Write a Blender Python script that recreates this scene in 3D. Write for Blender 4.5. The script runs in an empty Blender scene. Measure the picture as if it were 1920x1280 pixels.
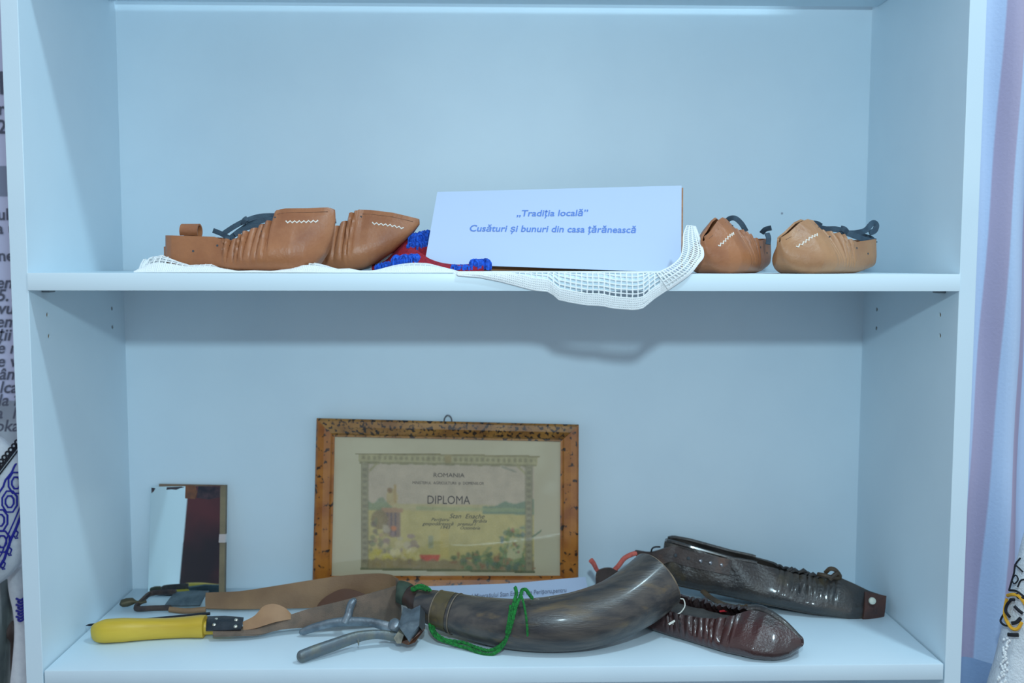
import bpy, math, random
import numpy as np
from mathutils import Vector, Matrix

random.seed(4); rng = np.random.default_rng(4)
scene = bpy.context.scene
COL = scene.collection

# ------------------------------------------------------------------ camera
CAM = np.array([-0.0089, -1.0265, 0.0125]); YAW, PITCH, ROLL, FPX = 0.0222, -0.0804, 0.0015, 1863.69
Fv = np.array([math.sin(YAW)*math.cos(PITCH), math.cos(YAW)*math.cos(PITCH), math.sin(PITCH)])
_R = np.array([math.cos(YAW), -math.sin(YAW), 0.0]); _U = np.cross(_R, Fv)
Rv = _R*math.cos(ROLL)+_U*math.sin(ROLL); Uv = -_R*math.sin(ROLL)+_U*math.cos(ROLL)
cd = bpy.data.cameras.new('camera'); cam = bpy.data.objects.new('camera', cd); COL.objects.link(cam)
cd.sensor_width = 36; cd.lens = FPX/1920*36; cd.clip_start = .02
cd.dof.use_dof = True; cd.dof.focus_distance = 1.08; cd.dof.aperture_fstop = 5.0
cam.matrix_world = Matrix(((Rv[0], Uv[0], -Fv[0], CAM[0]), (Rv[1], Uv[1], -Fv[1], CAM[1]), (Rv[2], Uv[2], -Fv[2], CAM[2]), (0, 0, 0, 1)))
scene.camera = cam

# ------------------------------------------------------------------ light
scene.view_settings.view_transform = 'Standard'; scene.view_settings.look = 'None'
scene.view_settings.exposure = 0.0; scene.view_settings.gamma = 1.0; scene.view_settings.use_curve_mapping = False
w = bpy.data.worlds.new('room_light'); scene.world = w; w.use_nodes = True
w.node_tree.nodes['Background'].inputs[0].default_value = (.80, .89, 1, 1)
w.node_tree.nodes['Background'].inputs[1].default_value = .70
def area(name, loc, target, size, power, color):
    l = bpy.data.lights.new(name, 'AREA'); l.shape = 'DISK'; l.size = size; l.energy = power; l.color = color
    o = bpy.data.objects.new(name, l); COL.objects.link(o); o.location = loc
    o.rotation_euler = (Vector(target)-Vector(loc)).to_track_quat('-Z', 'Y').to_euler()
    return o
area('ceiling_lamp_right_offscreen', (.75, -.62, 1.5), (0, .05, -.1), .13, 13.5, (.62, .87, 1))
area('camera_flash_offscreen', (.02, -1.04, .285), (0, .2, -.05), .05, 5.8, (.64, .88, 1))

# ------------------------------------------------------------------ pixel helpers (1920x1280) -> world
def ray(x, y): return Fv+Rv*(x-960)/FPX-Uv*(y-640)/FPX
def P(x, y, Y):
    d = ray(x, y); return CAM+d*(Y-CAM[1])/d[1]
def PZ(x, y, z):
    d = ray(x, y); return CAM+d*(z-CAM[2])/d[2]
def px2m(Y): return (Y-CAM[1])/FPX
W2, DEP, ZL, TH, ZT, PT = .48, .2645, -.4176, .0179, .333, .0176

# ------------------------------------------------------------------ materials
MATS = {}
def mat(name, col, rough=.5, metal=0, col2=None, nscale=20, nlo=.4, nhi=.65, bump=0, bscale=200, coat=0, stretch=None, col3=None, n3=60, n3lo=.6, n3hi=.7, sheen=0, spec=.5):
    if name in MATS: return MATS[name]
    m = bpy.data.materials.new(name); m.use_nodes = True; nt = m.node_tree; b = nt.nodes['Principled BSDF']
    b.inputs['Base Color'].default_value = (*col, 1); b.inputs['Roughness'].default_value = rough; b.inputs['Metallic'].default_value = metal
    b.inputs['Coat Weight'].default_value = coat; b.inputs['Coat Roughness'].default_value = .12; b.inputs['Sheen Weight'].default_value = sheen
    b.inputs['Specular IOR Level'].default_value = spec
    tc = nt.nodes.new('ShaderNodeTexCoord'); vec = tc.outputs['Object']
    if stretch:
        mp = nt.nodes.new('ShaderNodeMapping'); mp.inputs['Scale'].default_value = stretch; nt.links.new(vec, mp.inputs[0]); vec = mp.outputs[0]
    def noise(s, lo, hi, a, c):
        n = nt.nodes.new('ShaderNodeTexNoise'); n.inputs['Scale'].default_value = s; n.inputs['Detail'].default_value = 6
        nt.links.new(vec, n.inputs['Vector'])
        r = nt.nodes.new('ShaderNodeMapRange'); r.inputs[1].default_value = lo; r.inputs[2].default_value = hi
        nt.links.new(n.outputs['Fac'], r.inputs[0])
        x = nt.nodes.new('ShaderNodeMix'); x.data_type = 'RGBA'; nt.links.new(r.outputs[0], x.inputs[0])
        if isinstance(a, tuple): x.inputs[6].default_value = (*a, 1)
        else: nt.links.new(a, x.inputs[6])
        x.inputs[7].default_value = (*c, 1)
        return x.outputs[2]
    if col2:
        o = noise(nscale, nlo, nhi, col, col2)
        if col3: o = noise(n3, n3lo, n3hi, o, col3)
        nt.links.new(o, b.inputs['Base Color'])
    if bump:
        n = nt.nodes.new('ShaderNodeTexNoise'); n.inputs['Scale'].default_value = bscale; n.inputs['Detail'].default_value = 5
        nt.links.new(vec, n.inputs['Vector'])
        bp = nt.nodes.new('ShaderNodeBump'); bp.inputs['Strength'].default_value = bump; bp.inputs['Distance'].default_value = .002
        nt.links.new(n.outputs['Fac'], bp.inputs['Height']); nt.links.new(bp.outputs[0], b.inputs['Normal'])
    MATS[name] = m; return m

melamine = mat('white_melamine', (.66, .80, .88), .42, col2=(.635, .775, .86), nscale=9, bump=.04, bscale=900)
melamine_edge = mat('melamine_edge_band', (.69, .835, .91), .35)
hole_dark = mat('painted_hole_shade', (.06, .07, .08), .8)  # dark colour painting the shade inside punched holes
tan = mat('tan_leather', (.39, .155, .064), .42, col2=(.28, .10, .042), nscale=22, bump=.25, bscale=260, col3=(.47, .21, .10), n3=14, n3lo=.55, n3hi=.75)
tan_light = mat('pale_tan_leather', (.44, .225, .105), .42, col2=(.34, .155, .07), nscale=20, bump=.25, bscale=260, col3=(.50, .28, .15), n3=12, n3lo=.5, n3hi=.75)
suede = mat('raw_leather_edge', (.50, .25, .11), .8, col2=(.4, .18, .08), nscale=90)
lace_m = mat('slate_suede_lace', (.045, .085, .125), .75, col2=(.03, .055, .085), nscale=90, bump=.3, bscale=700)
thread = mat('white_thread', (.85, .82, .74), .8)
cotton = mat('white_crochet_cotton', (.88, .92, .93), .85, bump=.3, bscale=1500)
paper = mat('white_paper', (.49, .595, .78), .7)
ink_blue = mat('blue_print', (.10, .22, .62), .6)
ink_grey = mat('grey_print', (.16, .18, .26), .6)
plywood = mat('brown_board', (.42, .19, .07), .55, col2=(.33, .13, .05), nscale=30, stretch=(1, 1, 8))

# ------------------------------------------------------------------ mesh helpers
def thing(name, label, cat, base, group=None):
    o = bpy.data.objects.new(name, None); COL.objects.link(o); o.location = base; o.empty_display_size = .02
    o['label'] = label; o['category'] = cat
    if group: o['group'] = group
    return o
def tag(o, label, cat, group=None):
    o['label'] = label; o['category'] = cat
    if group: o['group'] = group
    return o
def build(name, V, F, m, parent=None, smooth=True, label=None, mats=None):
    V = np.asarray(V, float); c = (V.min(0)+V.max(0))/2
    me = bpy.data.meshes.new(name); me.from_pydata((V-c).tolist(), [], [tuple(int(i) for i in f) for f in F])
    me.materials.append(m); me.update()
    if smooth:
        me.polygons.foreach_set('use_smooth', [True]*len(me.polygons))
        try: me.set_sharp_from_angle(angle=math.radians(42))
        except Exception: pass
    o = bpy.data.objects.new(name, me); COL.objects.link(o); o.location = c
    if parent is not None:
        par = Vector(parent['wl']) if 'wl' in parent else parent.location.copy()
        o.parent = parent; o.matrix_parent_inverse = Matrix.Identity(4); o.location = Vector(c)-world_loc(parent)
    if label: o['label'] = label
    return o
def world_loc(o):
    v = o.location.copy()
    while o.parent is not None:
        o = o.parent; v = v+o.location
    return v
class MB:
    def __init__(s): s.V = []; s.F = []; s.n = 0
    def add(s, V, F):
        s.V.append(np.asarray(V, float)); s.F += [tuple(i+s.n for i in f) for f in F]; s.n += len(V); return s
    def box(s, a, b, bev=0):
        (x0, y0, z0), (x1, y1, z1) = a, b
        if not bev:
            V = [(x0, y0, z0), (x1, y0, z0), (x1, y1, z0), (x0, y1, z0), (x0, y0, z1), (x1, y0, z1), (x1, y1, z1), (x0, y1, z1)]
            return s.add(V, [(3, 2, 1, 0), (4, 5, 6, 7), (0, 1, 5, 4), (1, 2, 6, 5), (2, 3, 7, 6), (3, 0, 4, 7)])
        import bmesh
        bm = bmesh.new(); bmesh.ops.create_cube(bm, size=1)
        for v in bm.verts: v.co = Vector(((x0+x1)/2+v.co.x*(x1-x0), (y0+y1)/2+v.co.y*(y1-y0), (z0+z1)/2+v.co.z*(z1-z0)))
        bmesh.ops.bevel(bm, geom=list(bm.edges), offset=bev, segments=2, profile=.5, affect='EDGES')
        bm.verts.index_update(); V = [tuple(v.co) for v in bm.verts]; Fc = [tuple(v.index for v in f.verts) for f in bm.faces]; bm.free()
        return s.add(V, Fc)
    def tube(s, pts, rad, n=8, cap=True, ref=None, rad2=None, closed=False, power=1):
        pts = np.asarray(pts, float); k = len(pts); rad = np.broadcast_to(np.asarray(rad, float), (k,)); rad2 = rad if rad2 is None else np.broadcast_to(np.asarray(rad2, float), (k,))
        T = np.gradient(pts, axis=0)
        if closed: T = (np.roll(pts, -1, 0)-np.roll(pts, 1, 0))
        T /= np.linalg.norm(T, axis=1)[:, None]+1e-12
        V = []; up = np.array(ref if ref is not None else ((0, 0, 1) if abs(T[0][2]) < .9 else (1, 0, 0)), float)
        for i in range(k):
            a = up-T[i]*(up@T[i]); a /= np.linalg.norm(a)+1e-12; b = np.cross(T[i], a)
            if ref is None: up = a
            for j in range(n):
                t = 2*math.pi*j/n; c_, s_ = math.cos(t), math.sin(t)
                c_ = math.copysign(abs(c_)**power, c_); s_ = math.copysign(abs(s_)**power, s_)
                V.append(pts[i]+a*c_*rad[i]+b*s_*rad2[i])
        F = []
        for i in range(k if closed else k-1):
            i2 = (i+1) % k
            for j in range(n): F.append((i*n+j, i*n+(j+1) % n, i2*n+(j+1) % n, i2*n+j))
        if cap and not closed:
            F.append(tuple(range(n))[::-1]); F.append(tuple((k-1)*n+j for j in range(n)))
        return s.add(V, F)
    def shell(s, G, th):
        G = np.asarray(G, float); n, m = G.shape[:2]
        du = np.gradient(G, axis=0); dv = np.gradient(G, axis=1); N = np.cross(du, dv); N /= np.linalg.norm(N, axis=2)[..., None]+1e-12
        A = (G+N*th/2).reshape(-1, 3); B = (G-N*th/2).reshape(-1, 3); V = np.vstack([A, B]); o = n*m; F = []
        for i in range(n-1):
            for j in range(m-1):
                a = i*m+j; F.append((a, a+m, a+m+1, a+1)); F.append((o+a, o+a+1, o+a+m+1, o+a+m))
        for i in range(n-1):
            a = i*m; F.append((a, o+a, o+a+m, a+m)); a = i*m+m-1; F.append((a, a+m, o+a+m, o+a))
        for j in range(m-1):
            F.append((j, j+1, o+j+1, o+j)); a = (n-1)*m+j; F.append((a, o+a, o+a+1, a+1))
        return s.add(V, F)
    def prism(s, poly, d):
        poly = np.asarray(poly, float); n = len(poly); V = np.vstack([poly, poly+np.asarray(d, float)])
        return s.add(V, [tuple(range(n)), tuple(range(2*n-1, n-1, -1))]+[(i, i+n, (i+1) % n+n, (i+1) % n) for i in range(n)])
    def disc(s, c, nrm, r, h, n=16, bulge=0):
        nrm = np.asarray(nrm, float); nrm /= np.linalg.norm(nrm); c = np.asarray(c, float)
        pts = [c, c+nrm*h] if not bulge else [c, c+nrm*h*.6, c+nrm*h*.9, c+nrm*h]
        return s.tube(pts, [r, r] if not bulge else [r, r*.95, r*.6, r*.15], n)
    def build(s, name, m, parent=None, smooth=True, label=None): return build(name, np.vstack(s.V), s.F, m, parent, smooth, label)
def cr(pts, n):
    """Catmull-Rom through pts, n samples"""
    p = np.asarray(pts, float); p = np.vstack([2*p[0]-p[1], p, 2*p[-1]-p[-2]]); k = len(p)-3; out = []
    for t in np.linspace(0, k-1e-9, n):
        i = int(t); u = t-i; a, b, c, d = p[i:i+4]
        out.append(.5*(2*b+(c-a)*u+(2*a-5*b+4*c-d)*u*u+(3*b-a-3*c+d)*u**3))
    return np.array(out)
def ribbon(tops, bots, n=40, m=5, th=.002, mb=None, belly=0):
    A = cr(tops, n); B = cr(bots, n); v = np.linspace(0, 1, m); G = A[:, None]*(1-v)[None, :, None]+B[:, None]*v[None, :, None]
    if belly:
        G[:, :, 1] -= (belly*np.sin(v*math.pi))[None, :]
    return (mb or MB()).shell(G, th)
def strip(pts, wid, n=30, th=.0012, mb=None, tilt=0):
    """flat lace: narrow band following pts, standing in the x-z plane"""
    C = cr(pts, n); T = np.gradient(C, axis=0); T /= np.linalg.norm(T, axis=1)[:, None]
    s = np.cross(T, np.array([0, -1.0, tilt])); s /= np.linalg.norm(s, axis=1)[:, None]+1e-9
    wv = np.broadcast_to(np.asarray(wid, float), (n,))[:, None]
    G = np.stack([C+s*wv/2, C+s*wv*.17, C-s*wv*.17, C-s*wv/2], 1); return (mb or MB()).shell(G, th)
def text(name, body, origin, right, up, size, m, parent, shear=0, bold=0, align='LEFT', off=.0004, width=None):
    c = bpy.data.curves.new(name, 'FONT'); c.body = body; c.size = 1; c.shear = shear; c.offset = bold; c.align_x = align; c.resolution_u = 3
    o = bpy.data.objects.new(name, c); COL.objects.link(o); bpy.context.view_layer.update()
    me = bpy.data.meshes.new_from_object(o.evaluated_get(bpy.context.evaluated_depsgraph_get()))
    V = np.array([v.co[:] for v in me.vertices]); F = [tuple(p.vertices) for p in me.polygons]
    bpy.data.objects.remove(o); bpy.data.curves.remove(c); bpy.data.meshes.remove(me)
    right = np.asarray(right, float)/np.linalg.norm(right); up = np.asarray(up, float)/np.linalg.norm(up); nr = np.cross(right, up)
    sx = size
    if width: sx = width/(V[:, 0].max()-V[:, 0].min())
    Wd = np.asarray(origin)+V[:, :1]*sx*right+V[:, 1:2]*size*up+nr*off
    return build(name, Wd, F, m, parent, smooth=False)

# ================================================================== SETTING
o = MB().box((-2.5, .62, -1.1), (2.5, .70, 1.7)).build('wall_back', mat('pale_wall_paint', (.7, .78, .84), .8), smooth=False); o['kind'] = 'structure'
o = MB().box((-2.5, -3.2, -1.2), (2.5, .70, -1.1)).build('floor', mat('grey_floor', (.24, .23, .23), .6, col2=(.2, .19, .2), nscale=4), smooth=False); o['kind'] = 'structure'

# ================================================================== BOOKCASE
bc = thing('bookcase', 'white open bookcase with two shelves of folk objects', 'bookcase', (0, .13, -1.1))
for s in (-1, 1):
    x0, x1 = sorted((s*W2, s*(W2+PT)))
    o = MB().box((x0, 0, -1.1), (x1, DEP+.012, .75), .0006).build('side_panel', melamine, bc)
    for z in [-.0505, -.0705]: pass
MB().box((-W2-.002, DEP, -1.08), (W2+.002, DEP+.004, .74)).build('back_panel', melamine, bc, smooth=False)
MB().box((-W2-.0004, -.0012, -TH), (W2+.0004, DEP-.001, 0), .0006).build('shelf_board', melamine_edge, bc)
MB().box((-W2+.0015, -.0005, ZL-TH), (W2-.0015, DEP-.001, ZL), .0012).build('shelf_board', melamine, bc)
MB().box((-W2+.0005, .0, ZT), (W2-.0005, DEP-.018, ZT+TH), .0006).build('shelf_board', melamine, bc)
MB().box((-W2+.0005, .0, -.86), (W2-.0005, DEP-.001, -.86+TH), .0006).build('shelf_board', melamine, bc)
chip = mat('bare_chipboard', (.30, .22, .15), .9, col2=(.22, .16, .11), nscale=300)
panels = [o_ for o_ in bc.children if o_.name.startswith('side_panel')]
for sd, pix in ((-1, [(89, 590), (92, 630), (210, 578), (211, 613)]), (1, [(1762, 590), (1762, 629), (1644, 580), (1643, 615)])):
    cut = MB(); liners = []
    for (x, y) in pix:
        d = ray(x, y); p = CAM+d*(sd*W2-CAM[0])/d[0]; ax = np.array([sd, 0., 0.])
        cut.tube([p-ax*.002, p+ax*.0122], .0027, 16)
        liners.append((p, ax))
    co = cut.build('drill', chip)
    po = [o_ for o_ in panels if (world_loc(o_).x > 0) == (sd > 0)][0]
    md = po.modifiers.new('drill', 'BOOLEAN'); md.operation = 'DIFFERENCE'; md.solver = 'EXACT'; md.object = co
    bpy.context.view_layer.update()
    me = bpy.data.meshes.new_from_object(po.evaluated_get(bpy.context.evaluated_depsgraph_get()))
    po.modifiers.clear(); me.polygons.foreach_set('use_smooth', [False]*len(me.polygons)); po.data = me; bpy.data.objects.remove(co)
    for p, ax in liners:
        MB().tube([p+ax*.0012, p+ax*.0118, p+ax*.0118, p+ax*.0008, p+ax*.0008][:2], [.00262, .00262], 16, cap=False).add(*(lambda q: (q.V[0], q.F))(MB().disc(p+ax*.0112, ax, .0026, .0009, 16))).build('peg_hole', chip, bc)
pin = mat('grey_plastic', (.16, .2, .23), .4)
for s in (-1, 1):
    for yy in (.036, .222):
        MB().box((s*W2-(.009 if s > 0 else 0), yy-.007, -TH-.003), (s*W2+(0 if s > 0 else .009), yy+.007, -TH+.0002), .001).build('shelf_pin', pin, bc)
MB().disc(P(1466, 400, DEP+.0005), (0, -1, 0), .0014, .0008, 8).build('scuff_mark', mat('scuff', (.3, .33, .4), .7), bc)

# ================================================================== OPINCI (leather moccasins)
def sm(x, a, b):
    t = np.clip((x-a)/(b-a), 0, 1); return t*t*(3-2*t)
def hull(tm, L, prof, hs=1, ws=1, pleat=(.37, .65, 8, .0034), th=.0022, ns=150, slant=.05, lump=0):
    """leather hull, heel at x=0, toe at x=L; tm maps local -> world"""
    S = np.concatenate([np.linspace(0, .05, 8)[:-1], np.linspace(.05, .85, ns)[:-1], 1-.15*(1-np.linspace(0, 1, 34))**1.7])
    f = lambda k: np.interp(S, *zip(*prof[k]))
    kz, h, b, r = f('keel')*hs, f('rim')*hs, f('beam')*ws, f('lip')*ws
    a0, a1, npl, amp = pleat; wgt = sm(S, a0, a0+.03)*(1-sm(S, a1-.03, a1))
    r3 = np.random.default_rng(int(L*1e5)); wd = r3.uniform(.6, 1.5, npl); ed = a0+np.concatenate([[0], np.cumsum(wd)])/wd.sum()*(a1-a0); ak = r3.uniform(.55, 1.25, npl)
    def wv(x):
        k = np.clip(np.searchsorted(ed, x)-1, 0, npl-1); return np.abs(np.sin(np.pi*np.clip((x-ed[k])/(ed[k+1]-ed[k]), 0, 1)))**.7*ak[k]
    wave = wv(S)
    h = h-wgt*(1-wave)*.0028
    rows = []
    for i, s in enumerate(S):
        H = h[i]-kz[i]; B, Rr = b[i], r[i]
        pts = cr([(0, kz[i]), (.6*B, kz[i]), (.92*B, kz[i]+.1*H), (B, kz[i]+.34*H), (B*.5+Rr*.5, kz[i]+.74*H), (Rr, h[i])], 20)
        v = np.linspace(0, 1, 20); g = sm(v, .42, .95)
        off = wgt[i]*(wv(s+slant*(1-v))-.45)*amp*2*g
        yy = pts[:, 0]+off
        if lump: yy = yy*(1+lump*np.sin(s*37+v*9)*g)
        half = np.stack([np.full(20, s*L), yy, pts[:, 1]], 1)
        left = half.copy(); left[:, 1] *= -1
        rows.append(np.vstack([left[::-1], half[1:]]))
    G = np.array(rows); loc = G[:, 19:].copy(); first = G[0].copy(); first[:, 1] *= .03; G = np.concatenate([first[None], G])
    def yat(s_, z_):   # outer surface half-width at station s_, height z_
        q = loc[int(np.argmin(np.abs(S-s_)))]; k = int(np.argmax(q[:, 1])); zz = q[k:, 2]
        return float(np.interp(z_, zz, q[k:, 1]))+th/2
    return MB().shell(tm(G), th), (S, h, b, r), yat
def frame(base, toe, pitch=0, roll=0):
    """local (x toe, y left, z up) -> world"""
    d = np.array([toe[0], toe[1], 0.]); d /= np.linalg.norm(d); left = np.array([-d[1], d[0], 0]); up = np.array([0, 0, 1.])
    d2 = d*math.cos(pitch)+up*math.sin(pitch); u2 = -d*math.sin(pitch)+up*math.cos(pitch)
    l3 = left*math.cos(roll)+u2*math.sin(roll); u3 = -left*math.sin(roll)+u2*math.cos(roll)
    b = np.asarray(base, float)
    return lambda q: b+np.asarray(q)[..., :1]*d2+np.asarray(q)[..., 1:2]*l3+np.asarray(q)[..., 2:3]*u3
NEW = dict(keel=[(0, .004), (.1, .0025), (.25, .0004), (.4, 0), (.8, 0), (.86, .003), (.9, .009), (.945, .019), (.975, .032), (.99, .042), (1, .053)],
           rim=[(0, .038), (.33, .036), (.36, .034), (.44, .034), (.5, .041), (.56, .047), (.62, .0525), (.655, .054), (.663, .0645), (.72, .0665), (.85, .0668), (.97, .068), (1, .066)],
           beam=[(0, .015), (.02, .021), (.06, .0255), (.12, .0275), (.5, .034), (.66, .036), (.78, .032), (.86, .024), (.92, .015), (.96, .0085), (1, .0016)],
           lip=[(0, .014), (.02, .020), (.06, .0245), (.15, .026), (.4, .029), (.5, .025), (.58, .0165), (.655, .009), (.68, .0066), (.85, .0058), (.95, .004), (1, .0016)])
def opinca(label, group, base, toe, L, hs, ws, m, pitch=0, rim_over=None, seam=.0145, strap=True):
    prof = dict(NEW)
    if rim_over: prof.update(rim_over)
    t = thing('leather_moccasin', label, 'shoe', base, group)
    tm = frame(base, toe, pitch)
    mb, (S, h, b, r), yat = hull(tm, L, prof, hs, ws)
    up = mb.build('upper', m, t)
    hf = lambda s: np.interp(s, S, h); rf = lambda s: np.interp(s, S, r); bf = lambda s: np.interp(s, S, b)
    # zigzag seam that closes the toe, both faces
    for sd in (-1, 1):
        pts = []
        for i, s in enumerate(np.linspace(.74, .92, 15)):
            z = hf(s)-seam*hs-(.0010 if i % 2 else -.0010); pts.append((s*L, sd*(yat(s, z)+.0002), z))
        MB().tube(tm(np.array(pts)), .0008, 6).build('seam_thread', thread, up)
        pts = [(s*L, sd*(yat(s, hf(s)-.0045*hs)-.0001), hf(s)-.0045*hs) for s in np.linspace(.675, .97, 16)]
        MB().tube(tm(np.array(pts)), .00045, 5).build('fold_shade_line', mat('fold_shade_brown', (.10, .04, .02), .6), up)  # dark tube painting the shade in the flap's fold groove
    # eyelets along the gathered edge: dark discs painting the shade of punched holes
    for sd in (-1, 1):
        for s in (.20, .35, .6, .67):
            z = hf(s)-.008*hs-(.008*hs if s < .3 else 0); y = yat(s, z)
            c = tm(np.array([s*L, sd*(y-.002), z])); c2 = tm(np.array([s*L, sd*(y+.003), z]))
            MB().disc(c, c2-c, .0012, .0023, 10).build('eyelet_shade', hole_dark, up)
    if strap:   # curled heel tab
        G = []
        for a in np.linspace(-2.2, 2.6, 26):
            G.append([tm(np.array([xx*L, .004+math.sin(a)*.0065, .043*hs+math.cos(a)*.0072])) for xx in np.linspace(.055, .165, 5)])
        MB().shell(np.array(G), .0017).build('heel_tab', m, t)
        q = MB().box((-.0045, -.011, .006), (-.0012, .011, .026*hs), .0006); q.V[0] = tm(q.V[0]); q.build('heel_patch', m, t)
    return t, tm
def laces(t, paths, wid=.0052):
    for pts in paths:
        strip([P(*q) for q in pts], wid, 8*len(pts), .0013).build('lace', lace_m, t)

PAIR1 = 'tan moccasins standing on the crocheted cloth'; PAIR2 = 'tan moccasins standing on the bare shelf'
b1 = P(324, 503, .055); b1[2] = .0025
s1, t1 = opinca('tan leather moccasin on white doily with heel tab and tied slate laces', PAIR1, b1, (1, -.13), .179, .97, .95, tan)
laces(s1, [[(430, 465, .035), (426, 452, .034), (428, 444, .036)],
           [(400, 432, .05), (415, 438, .045), (430, 446, .040), (440, 447, .040)],
           [(420, 437, .044), (440, 424, .044), (462, 413, .045), (490, 405, .05), (530, 404, .055)],
           [(432, 446, .046), (450, 432, .048), (470, 420, .048), (500, 412, .050), (528, 413, .056)],
           [(440, 440, .042), (460, 428, .043), (480, 424, .045), (500, 424, .05)],
           [(455, 420, .040), (459, 412, .039), (464, 409, .040)]])
b2 = P(478, 503, .122); b2[2] = .0025
SLANT = dict(keel=[(0, .004), (.1, .0025), (.25, .0004), (.4, 0), (.60, 0), (.68, .003), (.76, .010), (.84, .021), (.91, .033), (.96, .043), (1, .053)],
             rim=[(0, .038), (.33, .036), (.36, .036), (.44, .042), (.5, .048), (.56, .053), (.595, .057), (.605, .0640), (.65, .0685), (.72, .0680), (.85, .0650), (1, .0585)],
             beam=[(0, .015), (.02, .021), (.06, .0255), (.12, .0275), (.45, .033), (.60, .034), (.72, .029), (.82, .021), (.90, .013), (.95, .0075), (1, .0016)])
s2, t2 = opinca('tan leather moccasin on white doily, its upturned toe against the red and blue wool', PAIR1, b2, (1, -.10), .190, .98, 1.0, tan, rim_over=SLANT)
laces(s2, [[(560, 428, .115), (575, 421, .112), (600, 418, .112), (630, 414, .11)], [(545, 436, .115), (562, 428, .113), (590, 424, .112)]])
t4 = np.array((-.80, -.60)); tipR2 = P(1460, 508, .012)
L4 = .150
b4 = np.array([tipR2[0], tipR2[1], 0])-np.array([*(t4/np.linalg.norm(t4)), 0])*L4; b4[2] = .0006
LOWFLAP = dict(lip=[(0, .014), (.02, .020), (.06, .0245), (.15, .026), (.4, .027), (.5, .022), (.58, .0135), (.655, .006), (.68, .0040), (.85, .0032), (.95, .0026), (1, .0016)],
               rim=[(0, .041), (.1, .041), (.33, .037), (.36, .038), (.44, .042), (.5, .046), (.56, .0495), (.62, .053), (.655, .055), (.663, .0615), (.72, .063), (.8, .059), (.92, .047), (1, .041)],
               keel=[(0, .0085), (.12, .005), (.25, .001), (.33, 0), (.8, 0), (.86, .0022), (.9, .005), (.945, .010), (.975, .018), (.99, .026), (1, .036)])
s4, t4f = opinca('pale tan moccasin on bare shelf, long slate lace tied across its side', PAIR2, b4, t4, L4, .90, .95, tan_light, rim_over=LOWFLAP, seam=.017, strap=False)
laces(s4, [[(1520, 421, .075), (1545, 429, .06), (1570, 430, .055), (1595, 439, .05), (1625, 450, .065), (1642, 452, .08)],
           [(1576, 436, .055), (1600, 437, .065), (1622, 432, .08), (1636, 418, .088), (1643, 422, .09), (1640, 432, .088), (1630, 437, .085)],
           [(1640, 453, .082), (1632, 447, .095), (1610, 440, .10)],
           [(1518, 419, .078), (1530, 419, .085), (1540, 424, .095)],
           [(1576, 428, .050), (1583, 430, .047), (1588, 436, .049)]], .0062)
t3 = np.array((-.62, -.78)); tip = P(1318, 490, .014); L3 = .128
b3 = np.array([tip[0], tip[1], 0])-np.array([*(t3/np.linalg.norm(t3)), 0])*L3; b3[2] = .0006
s3, t3f = opinca('tan moccasin beside the doily corner with an arched slate lace loop', PAIR2, b3, t3, L3, .93, .92, tan, rim_over=LOWFLAP, seam=.017, strap=False)
laces(s3, [[(1358, 423, .075), (1366, 411, .07), (1378, 409, .065), (1390, 419, .06), (1399, 434, .062)],
           [(1326, 434, .07), (1336, 427, .065), (1340, 430, .065)],
           [(1318, 441, .06), (1328, 441, .055), (1336, 446, .055)],
           [(1428, 437, .08), (1435, 430, .075), (1446, 427, .07)],
           [(1438, 437, .072), (1441, 446, .068), (1440, 458, .065)]], .0055)

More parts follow.
